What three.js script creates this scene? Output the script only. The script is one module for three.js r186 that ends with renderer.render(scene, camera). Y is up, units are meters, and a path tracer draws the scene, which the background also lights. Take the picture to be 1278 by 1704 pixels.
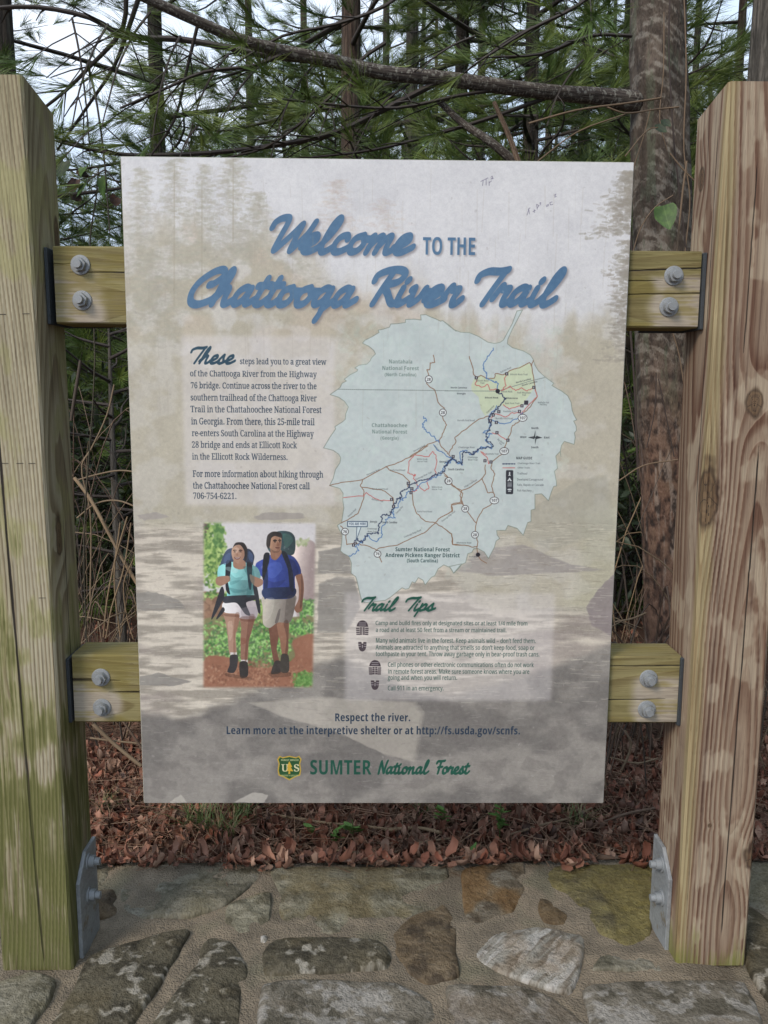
import * as THREE from 'three';
import { mergeGeometries } from 'three/addons/utils/BufferGeometryUtils.js';
import { RoundedBoxGeometry } from 'three/addons/geometries/RoundedBoxGeometry.js';

// ---------------------------------------------------------------- camera, sky, sun, exposure
const V = (x, y, z) => new THREE.Vector3(x, y, z);
const scene = new THREE.Scene();
const EYE = V(0, 1.583, 0), PITCH = 0.1434, YAW = 0.0148, ROLL = 0.0034, FPX = 1382.55, PW = 1278, PH = 1704;
const FWD = V(Math.sin(YAW) * Math.cos(PITCH), -Math.sin(PITCH), -Math.cos(YAW) * Math.cos(PITCH));
const R0 = V(Math.cos(YAW), 0, Math.sin(YAW)), U0 = R0.clone().cross(FWD);
const RIGHT = R0.clone().multiplyScalar(Math.cos(ROLL)).addScaledVector(U0, Math.sin(ROLL));
const UP = U0.clone().multiplyScalar(Math.cos(ROLL)).addScaledVector(R0, -Math.sin(ROLL));
const camera = new THREE.PerspectiveCamera(2 * Math.atan(PH / 2 / FPX) * 180 / Math.PI, PW / PH, 0.05, 400);
camera.position.copy(EYE);
camera.quaternion.setFromRotationMatrix(new THREE.Matrix4().makeBasis(RIGHT, UP, FWD.clone().negate()));
camera.updateMatrixWorld(true);

// bright broken overcast: one soft sky, a little brighter overhead, faint cloud mottling all round
const skyW = 256, skyH = 128, skyData = new Float32Array(skyW * skyH * 4);
for (let j = 0; j < skyH; j++) for (let i = 0; i < skyW; i++) {
  const el = ((j + 0.5) / skyH - 0.5) * Math.PI, az = (i + 0.5) / skyW * 2 * Math.PI, up = Math.max(0, Math.sin(el));
  const mott = 0.5 + 0.25 * Math.sin(az * 5 + 2.1 * Math.sin(el * 6)) * Math.cos(el * 9 + az * 2) + 0.25 * Math.sin(az * 11 + 3 * Math.cos(el * 14));
  const L = (0.88 + 0.2 * up) * (0.93 + 0.14 * mott), k = (j * skyW + i) * 4;
  const cloud = 0.35 + 0.5 * mott;
  skyData[k] = L * (0.54 + 0.4 * cloud); skyData[k + 1] = L * (0.78 + 0.2 * cloud); skyData[k + 2] = L * (1.12 - 0.06 * cloud); skyData[k + 3] = 1;
}
const skyTex = new THREE.DataTexture(skyData, skyW, skyH, THREE.RGBAFormat, THREE.FloatType);
skyTex.mapping = THREE.EquirectangularReflectionMapping; skyTex.magFilter = THREE.LinearFilter; skyTex.minFilter = THREE.LinearFilter; skyTex.needsUpdate = true;
scene.background = skyTex; scene.environment = skyTex;

const sun = new THREE.DirectionalLight(0xffeed8, 1.5);
sun.position.set(-4.6, 6.4, 4.2); sun.target.position.set(0, 0.8, -1.5);
sun.castShadow = true; sun.shadow.radius = 34; sun.shadow.mapSize.set(2048, 2048);
Object.assign(sun.shadow.camera, { left: -8, right: 8, top: 8, bottom: -8, near: 0.1, far: 40 });
scene.add(sun, sun.target);

const renderer = new THREE.WebGLRenderer({ antialias: true });
renderer.setSize(768, 1024);
renderer.shadowMap.enabled = true;
renderer.toneMapping = THREE.LinearToneMapping;
renderer.toneMappingExposure = 1.29;

// ---------------------------------------------------------------- helpers
function rngOf(seed) { let s = seed >>> 0; return () => { s = (s + 0x6d2b79f5) | 0; let t = Math.imul(s ^ (s >>> 15), 1 | s); t = (t + Math.imul(t ^ (t >>> 7), 61 | t)) ^ t; return ((t ^ (t >>> 14)) >>> 0) / 4294967296; }; }
const clamp = (x, a = 0, b = 1) => Math.min(b, Math.max(a, x)), lerp = (a, b, t) => a + (b - a) * t;
const smooth = (a, b, x) => { const t = clamp((x - a) / (b - a)); return t * t * (3 - 2 * t); };
const PERM = new Float32Array(4096), PIDX = new Uint16Array(4096);
{ const r = rngOf(77); for (let i = 0; i < 4096; i++) { PERM[i] = r(); PIDX[i] = (r() * 4096) | 0; } }
const hsh = (x, y, z) => PERM[PIDX[(PIDX[(x & 4095)] + y) & 4095] + z & 4095];
function noise3(x, y, z = 0) {
  const ix = Math.floor(x), iy = Math.floor(y), iz = Math.floor(z); let fx = x - ix, fy = y - iy, fz = z - iz;
  fx = fx * fx * (3 - 2 * fx); fy = fy * fy * (3 - 2 * fy); fz = fz * fz * (3 - 2 * fz);
  const a = lerp(lerp(hsh(ix, iy, iz), hsh(ix + 1, iy, iz), fx), lerp(hsh(ix, iy + 1, iz), hsh(ix + 1, iy + 1, iz), fx), fy);
  if (fz === 0) return a;
  return lerp(a, lerp(lerp(hsh(ix, iy, iz + 1), hsh(ix + 1, iy, iz + 1), fx), lerp(hsh(ix, iy + 1, iz + 1), hsh(ix + 1, iy + 1, iz + 1), fx), fy), fz);
}
function fbm(x, y, z = 0, o = 4) { let s = 0, a = 0.5, n = 0; for (let i = 0; i < o; i++) { s += a * noise3(x, y, z); n += a; a *= 0.5; x = x * 2.03 + 11.3; y = y * 2.03 + 5.7; z = z ? z * 2.03 + 3.1 : 0; } return s / n; }
const dirOf = (px, py) => FWD.clone().multiplyScalar(FPX).addScaledVector(RIGHT, px - PW / 2).addScaledVector(UP, PH / 2 - py);
const onZ = (px, py, z) => { const d = dirOf(px, py); return EYE.clone().addScaledVector(d, (z - EYE.z) / d.z); };
const onY = (px, py, y) => { const d = dirOf(px, py); return EYE.clone().addScaledVector(d, (y - EYE.y) / d.y); };

const used = {};
const numbered = (n) => { used[n] = (used[n] ?? -1) + 1; return used[n] ? n + '_' + String(used[n]).padStart(3, '0') : n; };
function tag(o, label, category, group, kind) { o.userData.label = label; if (category) o.userData.category = category; if (group) o.userData.group = group; if (kind) o.userData.kind = kind; return o; }
function thing(name, base, label, category, group) { const g = new THREE.Group(); g.name = numbered(name); g.position.copy(base); scene.add(g); return tag(g, label, category, group); }
// parts of a thing are modelled in world space and set back by the thing's base
function part(name, geo, mat, parent, world = true) { const m = new THREE.Mesh(geo, mat); m.name = name; m.castShadow = m.receiveShadow = true; if (world && parent.isGroup) m.position.copy(parent.position).negate(); parent.add(m); return m; }
function sub(name, geo, mat, parent, pos, quat) { const m = new THREE.Mesh(geo, mat); m.name = name; m.castShadow = m.receiveShadow = true; if (pos) m.position.copy(pos); if (quat) m.quaternion.copy(quat); parent.add(m); return m; }
function structure(name, geo, mat) { const m = new THREE.Mesh(geo, mat); m.name = numbered(name); m.receiveShadow = m.castShadow = true; m.userData.kind = 'structure'; scene.add(m); return m; }

// colour + bump from one function (u, v in 0..1) -> [r, g, b (sRGB 0..255), height 0..1, roughness?]
function bake(w, h, fn, repeat = true) {
  const c = new Uint8Array(w * h * 4), b = new Uint8Array(w * h * 4);
  for (let j = 0; j < h; j++) for (let i = 0; i < w; i++) {
    const p = fn((i + 0.5) / w, (j + 0.5) / h, i, j), k = (j * w + i) * 4;
    c[k] = clamp(p[0], 0, 255); c[k + 1] = clamp(p[1], 0, 255); c[k + 2] = clamp(p[2], 0, 255); c[k + 3] = 255;
    b[k] = b[k + 1] = b[k + 2] = clamp(p[3]) * 255; b[k + 3] = 255;
  }
  const mk = (d, srgb) => { const t = new THREE.DataTexture(d, w, h, THREE.RGBAFormat); t.magFilter = t.minFilter = THREE.LinearFilter; t.wrapS = t.wrapT = repeat ? THREE.MirroredRepeatWrapping : THREE.ClampToEdgeWrapping; if (srgb) t.colorSpace = THREE.SRGBColorSpace; t.needsUpdate = true; return t; };
  return { map: mk(c, true), bump: mk(b, false) };
}
const mat = (o) => new THREE.MeshStandardMaterial({ roughness: 0.85, metalness: 0, side: THREE.DoubleSide, ...o });
const mix3 = (a, b, t) => [lerp(a[0], b[0], t), lerp(a[1], b[1], t), lerp(a[2], b[2], t)];

// smooth tube through points with a radius at each
function tube(pts, radii, seg = 7, per = 4, vScale = 1) {
  const n = pts.length, curve = n > 2 ? new THREE.CatmullRomCurve3(pts, false, 'centripetal') : null, N = n > 2 ? (n - 1) * per : per;
  const pos = [], uv = [], idx = []; let T0 = null, nrm = null, len = 0, last = null;
  for (let i = 0; i <= N; i++) {
    const t = i / N, p = curve ? curve.getPoint(t) : pts[0].clone().lerp(pts[1], t), q = curve ? curve.getPoint(Math.min(1, t + 0.01)).sub(curve.getPoint(Math.max(0, t - 0.01))) : pts[1].clone().sub(pts[0]);
    const T = q.normalize(); if (last) len += p.distanceTo(last); last = p.clone();
    if (!nrm) nrm = (Math.abs(T.y) < 0.9 ? V(0, 1, 0) : V(1, 0, 0)).cross(T).normalize(); else nrm.addScaledVector(T, -nrm.dot(T)).normalize();
    const bi = T.clone().cross(nrm), f = t * (n - 1), k = Math.min(n - 2, Math.floor(f)), r = typeof radii === 'number' ? radii : lerp(radii[k], radii[k + 1], f - k);
    for (let s = 0; s <= seg; s++) { const a = s / seg * 2 * Math.PI; pos.push(p.x + (nrm.x * Math.cos(a) + bi.x * Math.sin(a)) * r, p.y + (nrm.y * Math.cos(a) + bi.y * Math.sin(a)) * r, p.z + (nrm.z * Math.cos(a) + bi.z * Math.sin(a)) * r); uv.push(s / seg, len * vScale); }
  }
  for (let i = 0; i < N; i++) for (let s = 0; s < seg; s++) { const a = i * (seg + 1) + s, b = a + seg + 1; idx.push(a, b, a + 1, a + 1, b, b + 1); }
  const cap = (ring, flip) => { const c = pos.length / 3, o = ring * (seg + 1); let x = 0, y = 0, z = 0; for (let s = 0; s < seg; s++) { x += pos[(o + s) * 3]; y += pos[(o + s) * 3 + 1]; z += pos[(o + s) * 3 + 2]; } pos.push(x / seg, y / seg, z / seg); uv.push(0.5, ring / N * len * vScale); for (let s = 0; s < seg; s++) flip ? idx.push(c, o + s + 1, o + s) : idx.push(c, o + s, o + s + 1); };
  cap(0, false); cap(N, true);
  const g = new THREE.BufferGeometry(); g.setAttribute('position', new THREE.Float32BufferAttribute(pos, 3)); g.setAttribute('uv', new THREE.Float32BufferAttribute(uv, 2)); g.setIndex(idx); g.computeVertexNormals(); return g;
}
// ---------------------------------------------------------------- ground and stone wall
const WALLTOP = 0.45, BACKZ = -1.885, FRONTZ = -1.08;
const groundY = (x, z) => {
  const d = -z;
  if (d < 1.5) return 0.0;
  const bump = 0.05 * (fbm(x * 1.1 + 40, z * 1.1, 0, 3) - 0.5) + 0.25 * (fbm(x * 0.2 + 9, z * 0.2, 0, 3) - 0.5) * smooth(3, 9, d);
  return 0.405 + bump * smooth(1.8, 2.6, d) - 0.05 * Math.max(0, d - 3) * (1 - smooth(9, 14, d)) - 0.42 * smooth(9, 14, d) + (1.2 + 6.3 * smooth(-0.25, 0.35, x / d)) * smooth(26, 60, d) + 6 * smooth(60, 150, d);
};
{
  const ticks = (lo, hi, mid, n) => { const a = []; for (let i = 0; i <= n; i++) { const t = i / n * 2 - 1; a.push(t < 0 ? mid - (mid - lo) * Math.pow(-t, 2.6) : mid + (hi - mid) * Math.pow(t, 2.6)); } return a; };
  const xs = ticks(-150, 150, 0, 120), zs = ticks(-170, 40, -2.2, 150);
  const pos = [], uv = [], idx = [];
  zs.push(-1.495, -1.505); zs.sort((a, b) => a - b);
  for (const z of zs) for (const x of xs) { pos.push(x, groundY(x, z), z); uv.push(x, z); }
  const nx = xs.length; for (let j = 0; j < zs.length - 1; j++) for (let i = 0; i < nx - 1; i++) { const a = j * nx + i; idx.push(a, a + nx, a + 1, a + 1, a + nx, a + nx + 1); }
  const g = new THREE.BufferGeometry(); g.setAttribute('position', new THREE.Float32BufferAttribute(pos, 3)); g.setAttribute('uv', new THREE.Float32BufferAttribute(uv, 2)); g.setIndex(idx); g.computeVertexNormals();
  const soil = bake(512, 512, (u, v, i, j) => {
    const n = fbm(u * 30, v * 30, 0.5, 4), m = noise3(u * 140, v * 90, 2.5), k = noise3(u * 6, v * 6, 7.2);
    const c = mix3(mix3([62, 44, 34], [104, 70, 54], n), [126, 96, 78], smooth(0.7, 0.95, m) * 0.7);
    return [...mix3(c, [78, 58, 44], k * 0.4), n * 0.6 + m * 0.4];
  });
  var groundMesh = structure('ground', g, mat({ map: soil.map, bumpMap: soil.bump, bumpScale: 0.02, roughness: 1 }));
}

// stone textures: a few kinds of rock, planar uv in metres (one repeat = 0.5 m)
function rock(seed, base, dark, light, stain, o = {}) {
  const st = o.streak ?? 0, ang = o.angle ?? 0.6, ca = Math.cos(ang), sa = Math.sin(ang);
  const t = bake(512, 512, (u, v) => {
    const x = u * 10, y = v * 10, a = x * ca + y * sa, b = -x * sa + y * ca;
    const w = fbm(x * 0.8 + seed, y * 0.8, seed * 1.7 + 0.3, 4), n1 = st ? fbm(a * 0.7 + seed + w, b * (3.5 + st * 3) + seed, 0.7, 4) : fbm(x * 1.3 + seed, y * 1.3 + seed, 0.7, 5), n2 = fbm(x * 6 + seed, y * 6, 1.7, 3), gr = noise3(u * 300 + seed, v * 300, 3.3);
    let c = mix3(base, dark, smooth(0.42, 0.68, n1));
    c = mix3(c, light, smooth((o.lt ?? 0.56) - 0.03, (o.lt ?? 0.56) + 0.06, st ? fbm(a * 0.9 + 20 + seed, b * 5 + w * 2, 2.2, 4) : (0.55 * fbm(x * 1.1 + 31 + seed, y * 1.4 + w, 2.2, 5) + 0.45 * fbm(x * 3.1 + 31 + seed, y * 3.4 + w * 2, 2.2, 4))) * (o.la ?? 0.75));
    c = mix3(c, stain, smooth(0.5, 0.68, fbm(x * 0.5 + 50 + seed, y * 0.5, 4.4, 4)) * (o.sa ?? 0.5));
    c = mix3(c, [c[0] * 0.55, c[1] * 0.55, c[2] * 0.55], smooth(0.6, 0.78, n2) * 0.5);
    const g2 = (gr - 0.5) * 26 + (n2 - 0.5) * 34 + (noise3(u * 110 + seed, v * 110, 8.3) - 0.5) * 18;
    return [c[0] + g2 + 4, c[1] + g2 + 1, c[2] + g2 - 6, clamp(0.5 * n1 + 0.35 * n2 + 0.15 * gr)];
  });
  t.map.repeat.set(2, 2); t.bump.repeat.set(2, 2);
  return mat({ map: t.map, bumpMap: t.bump, bumpScale: 0.012, roughness: o.rough ?? 0.78 });
}
const ROCK = {
  grey: rock(3, [120, 118, 109], [86, 85, 77], [140, 140, 136], [98, 94, 76], { la: 0.5 }),
  pale: rock(9, [120, 119, 108], [88, 86, 76], [148, 146, 136], [106, 94, 66], { la: 0.45 }),
  dark: rock(15, [82, 79, 70], [56, 54, 48], [160, 158, 154], [88, 80, 62], { lt: 0.585, la: 0.8 }),
  brown: rock(22, [92, 81, 68], [62, 54, 47], [122, 110, 94], [102, 84, 60], { la: 0.5 }),
  rust: rock(28, [100, 94, 86], [68, 60, 52], [122, 120, 114], [112, 86, 56], { sa: 0.75 }),
  olive: rock(34, [104, 99, 72], [74, 70, 54], [124, 116, 72], [114, 106, 62], { la: 0.5, sa: 0.5 }),
  quartz: rock(41, [142, 141, 138], [108, 102, 96], [184, 184, 186], [130, 112, 94], { streak: 0.6, angle: 0.85, lt: 0.56, la: 0.65, sa: 0.4, rough: 0.6 }),
  blotch: rock(47, [112, 109, 104], [76, 74, 69], [156, 156, 158], [96, 86, 78], { lt: 0.54, la: 0.65 }),
};
const wall = thing('stone_wall', V(0, 0, -1.5), 'low wall of mixed grey and brown field stones bedded in sandy mortar under the sign posts', 'wall');
{
  // mortar bed: a block with an uneven trowelled top
  const nx = 420, nz = 80, x0 = -2.6, x1 = 2.6, pos = [], uv = [], idx = [];
  for (let j = 0; j <= nz; j++) for (let i = 0; i <= nx; i++) {
    const x = lerp(x0, x1, i / nx), z = lerp(BACKZ, FRONTZ, j / nz), edge = (j === 0 || j === nz || i === 0 || i === nx);
    const back = BACKZ + 0.03 * (fbm(x * 3, 5.5, 0, 3) - 0.5);
    pos.push(x, edge ? -0.02 : WALLTOP - 0.006 + 0.026 * (fbm(x * 8, z * 8, 0.4, 4) - 0.5) + 0.004 * noise3(x * 60, z * 60, 0.5), j === 0 || j === 1 ? back : z); uv.push(x, z + (j === 0 ? -0.47 : j === nz ? 0.47 : 0));
  }
  for (let j = 0; j < nz; j++) for (let i = 0; i < nx; i++) { const a = j * (nx + 1) + i; idx.push(a, a + nx + 1, a + 1, a + 1, a + nx + 1, a + nx + 2); }
  const g = new THREE.BufferGeometry(); g.setAttribute('position', new THREE.Float32BufferAttribute(pos, 3)); g.setAttribute('uv', new THREE.Float32BufferAttribute(uv, 2)); g.setIndex(idx); g.computeVertexNormals();
  const mt = bake(512, 512, (u, v) => {
    const n = fbm(u * 8, v * 8, 0.5, 5), s = noise3(u * 256, v * 256, 1.2), s2 = noise3(u * 120, v * 120, 5.5);
    let c = mix3([136, 124, 106], [108, 99, 85], smooth(0.35, 0.7, n));
    c = mix3(c, [150, 140, 122], smooth(0.8, 0.95, s) * 0.6); c = mix3(c, [66, 58, 48], smooth(0.82, 0.95, s2) * 0.55);
    c = mix3(c, [96, 98, 78], smooth(0.55, 0.75, fbm(u * 5 + 9, v * 5, 3.3, 3)) * 0.4);
    return [...c, 0.5 * s + 0.3 * s2 + 0.2 * n];
  });
  mt.map.repeat.set(2, 2); mt.bump.repeat.set(2, 2);
  part('mortar_bed', g, mat({ map: mt.map, bumpMap: mt.bump, bumpScale: 0.006, roughness: 0.95 }), wall);
}
// outline given as points of the photograph that lie on the wall's flat top
function stone(px, kind, seed, lift = 0.005, dome = 0.006) {
  const r = rngOf(seed), P = px.map(([x, y]) => onY(x, y, WALLTOP)), n = P.length, out = [];
  const c = new THREE.CatmullRomCurve3(P, true, 'catmullrom', 0.25), M = 52;
  let cx = 0, cz = 0; for (let i = 0; i < M; i++) { const p = c.getPoint(i / M); out.push(p); cx += p.x / M; cz += p.z / M; }
  const rings = [[1.03, -0.09], [1.03, -0.006], [1.015, 0.45], [0.985, 0.85], [0.93, 1], [0.72, 1], [0.52, 1], [0.3, 1], [0.12, 1]], pos = [], uv = [], idx = [];
  const ox = r() * 3, oz = r() * 3, tx = (r() - 0.5) * 0.05, tz = (r() - 0.5) * 0.05;
  for (const [s, h] of rings) for (let i = 0; i < M; i++) {
    const jit = 1 + (s > 0.8 ? 0.06 * (fbm(i * 0.55, seed * 3.7, 0.5, 3) - 0.5) : 0), x = cx + (out[i].x - cx) * s * jit, z = cz + (out[i].z - cz) * s * jit;
    const rough = 0.022 * (fbm(x * 11 + seed, z * 11, 0.3, 4) - 0.5) + 0.010 * (fbm(x * 40, z * 40 + seed, 0.3, 2) - 0.5);
    const y = h < 0 ? WALLTOP + h : WALLTOP - 0.006 + (lift + dome * (1 - s * s)) * h + (rough + (x - cx) * tx + (z - cz) * tz) * h;
    pos.push(x, y, Math.max(z, BACKZ - 0.012 + 0.01 * noise3(x * 20, 3, 1))); uv.push(x + ox, z + oz);
  }
  for (let k = 0; k < rings.length - 1; k++) for (let i = 0; i < M; i++) { const a = k * M + i, b = k * M + (i + 1) % M; idx.push(a, a + M, b, b, a + M, b + M); }
  const q = pos.length / 3, o = (rings.length - 1) * M; pos.push(cx, WALLTOP - 0.006 + lift + dome + 0.022 * (fbm(cx * 11 + seed, cz * 11, 0.3, 4) - 0.5), cz); uv.push(cx + ox, cz + oz);
  for (let i = 0; i < M; i++) idx.push(o + i, q, o + (i + 1) % M);
  const g = new THREE.BufferGeometry(); g.setAttribute('position', new THREE.Float32BufferAttribute(pos, 3)); g.setAttribute('uv', new THREE.Float32BufferAttribute(uv, 2)); g.setIndex(idx); g.computeVertexNormals();
  return part('stone', g, ROCK[kind], wall);
}
const zl = (a) => a.map(([x, y]) => [x / 2, 1320 + y / 2]), zr = (a) => a.map(([x, y]) => [638 + x / 2, 1320 + y / 2]);
stone(zl([[410, 240], [600, 236], [830, 241], [856, 270], [800, 330], [740, 370], [640, 400], [480, 415], [415, 390], [405, 320]]), 'grey', 1);
stone(zl([[325, 322], [375, 315], [392, 350], [385, 400], [335, 412], [322, 370]]), 'brown', 2, 0.006);
stone(zl([[270, 240], [380, 236], [345, 290], [312, 312], [270, 320]]), 'grey', 3);
stone(zl([[760, 372], [840, 345], [900, 330], [895, 420], [850, 450], [795, 462], [750, 430]]), 'pale', 4, 0.006);
stone([[453, 1446], [550, 1440], [640, 1441], [738, 1441], [738, 1485], [705, 1512], [660, 1535], [560, 1552], [490, 1545], [470, 1520], [465, 1480]], 'pale', 5);
stone(zr([[262, 262], [330, 240], [465, 237], [470, 320], [430, 390], [350, 420], [290, 445], [268, 380]]), 'rust', 6, 0.008);
stone(zr([[535, 245], [700, 237], [895, 240], [892, 420], [880, 480], [800, 500], [720, 460], [680, 410], [600, 340], [545, 300]]), 'olive', 7, 0.004, 0.008);
stone(zr([[520, 350], [560, 360], [610, 400], [600, 430], [535, 425], [516, 390]]), 'brown', 8, 0.004, 0.004);
stone(zr([[35, 470], [90, 410], [195, 370], [240, 430], [240, 520], [250, 600], [150, 625], [80, 590], [40, 530]]), 'brown', 9, 0.006);
stone(zr([[300, 530], [345, 490], [400, 453], [520, 450], [650, 468], [666, 490], [650, 600], [610, 660], [420, 610], [345, 575]]), 'quartz', 10, 0.008, 0.008);
stone(zr([[700, 582], [730, 540], [850, 515], [920, 565], [922, 592], [800, 590]]), 'grey', 11, 0.003, 0.004);
stone(zr([[680, 645], [900, 625], [1180, 625], [1225, 680], [1262, 767], [1280, 900], [1000, 930], [715, 900], [690, 740]]), 'blotch', 12, 0.008);
stone(zr([[215, 652], [380, 648], [480, 655], [580, 700], [670, 767], [680, 860], [440, 885], [235, 850], [220, 720]]), 'blotch', 13, 0.008);
stone([[440, 1645], [500, 1635], [640, 1636], [678, 1650], [713, 1668], [730, 1704], [730, 1755], [560, 1765], [428, 1755], [432, 1700]], 'blotch', 14, 0.012);
stone([[437, 1592], [445, 1575], [465, 1565], [545, 1562], [630, 1568], [649, 1590], [640, 1612], [560, 1620], [446, 1624]], 'dark', 15, 0.012);
stone(zl([[700, 480], [760, 490], [800, 540], [825, 600], [800, 680], [795, 767], [780, 870], [470, 870], [530, 740], [600, 650], [650, 570], [670, 510]]), 'dark', 16, 0.008, 0.008);
stone(zl([[300, 545], [450, 490], [622, 458], [562, 580], [500, 680], [440, 767], [380, 870], [130, 870], [190, 740], [250, 640]]), 'dark', 17, 0.008);
stone(zl([[-40, 640], [100, 596], [182, 625], [160, 700], [110, 767], [80, 850], [-100, 860], [-90, 700]]), 'grey', 18, 0.008);
stone(zl([[868, 478], [884, 474], [890, 486], [880, 498], [868, 492]]), 'quartz', 19, 0.006, 0.004);
stone([[1247, 1442], [1300, 1440], [1345, 1450], [1340, 1510], [1290, 1530], [1244, 1500]], 'grey', 20, 0.01);
stone([[1243, 1512], [1288, 1540], [1330, 1540], [1350, 1650], [1300, 1680], [1262, 1640], [1240, 1590]], 'dark', 21, 0.01);
stone([[-10, 1440], [-120, 1440], [-130, 1540], [-60, 1580], [-8, 1570], [-2, 1500]], 'pale', 22, 0.008);
stone([[-140, 1445], [-300, 1445], [-330, 1570], [-240, 1600], [-145, 1560]], 'grey', 23, 0.008);
stone([[-70, 1600], [-230, 1620], [-290, 1740], [-120, 1760]], 'blotch', 24, 0.008);
stone([[1360, 1445], [1500, 1445], [1530, 1560], [1420, 1590], [1362, 1540]], 'brown', 25, 0.008);
stone([[1370, 1600], [1530, 1600], [1590, 1740], [1420, 1770], [1345, 1690]], 'pale', 26, 0.008);
stone([[130, 1780], [400, 1780], [420, 1900], [100, 1900]], 'grey', 27, 0.008);
stone([[430, 1785], [720, 1785], [740, 1905], [440, 1905]], 'rust', 28, 0.008);
stone([[745, 1785], [1010, 1790], [1040, 1905], [760, 1905]], 'dark', 29, 0.008);
stone([[1030, 1805], [1290, 1790], [1360, 1905], [1060, 1905]], 'olive', 30, 0.008);
stone([[-180, 1790], [100, 1790], [80, 1900], [-220, 1900]], 'brown', 31, 0.008);

// coursed stones facing the visitors' side of the wall
{
  const r = rngOf(88), kinds = ['grey', 'pale', 'brown', 'blotch', 'rust', 'dark', 'olive'];
  for (let row = 0, y = 0.005; row < 3; row++) {
    const h = [0.15, 0.14, 0.125][row]; let x = -2.55 + 0.15 * row;
    while (x < 2.5) {
      const w = 0.16 + 0.2 * r(), g = new RoundedBoxGeometry(w - 0.022, h - 0.02, 0.07, 3, 0.02), P = g.attributes.position, sd = r() * 50;
      for (let i = 0; i < P.count; i++) { const a = P.getX(i), b = P.getY(i), c = P.getZ(i); P.setXYZ(i, a + 0.03 * (fbm(a * 7 + sd, b * 7, 0.5, 3) - 0.5), b + 0.03 * (fbm(a * 7, b * 7 + sd, 3.5, 3) - 0.5), c + 0.03 * (fbm(a * 9 + sd, b * 9, 6.5, 3) - 0.5)); }
      const uv = g.attributes.uv; for (let i = 0; i < uv.count; i++) uv.setXY(i, P.getX(i) + sd, P.getY(i) + P.getZ(i) + sd);
      g.computeVertexNormals(); g.translate(Math.min(x + w / 2, 2.5), y + h / 2, FRONTZ - 0.012);
      part('stone', g, ROCK[kinds[(r() * 7) | 0]], wall); x += w;
    }
    y += h;
  }
}
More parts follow.
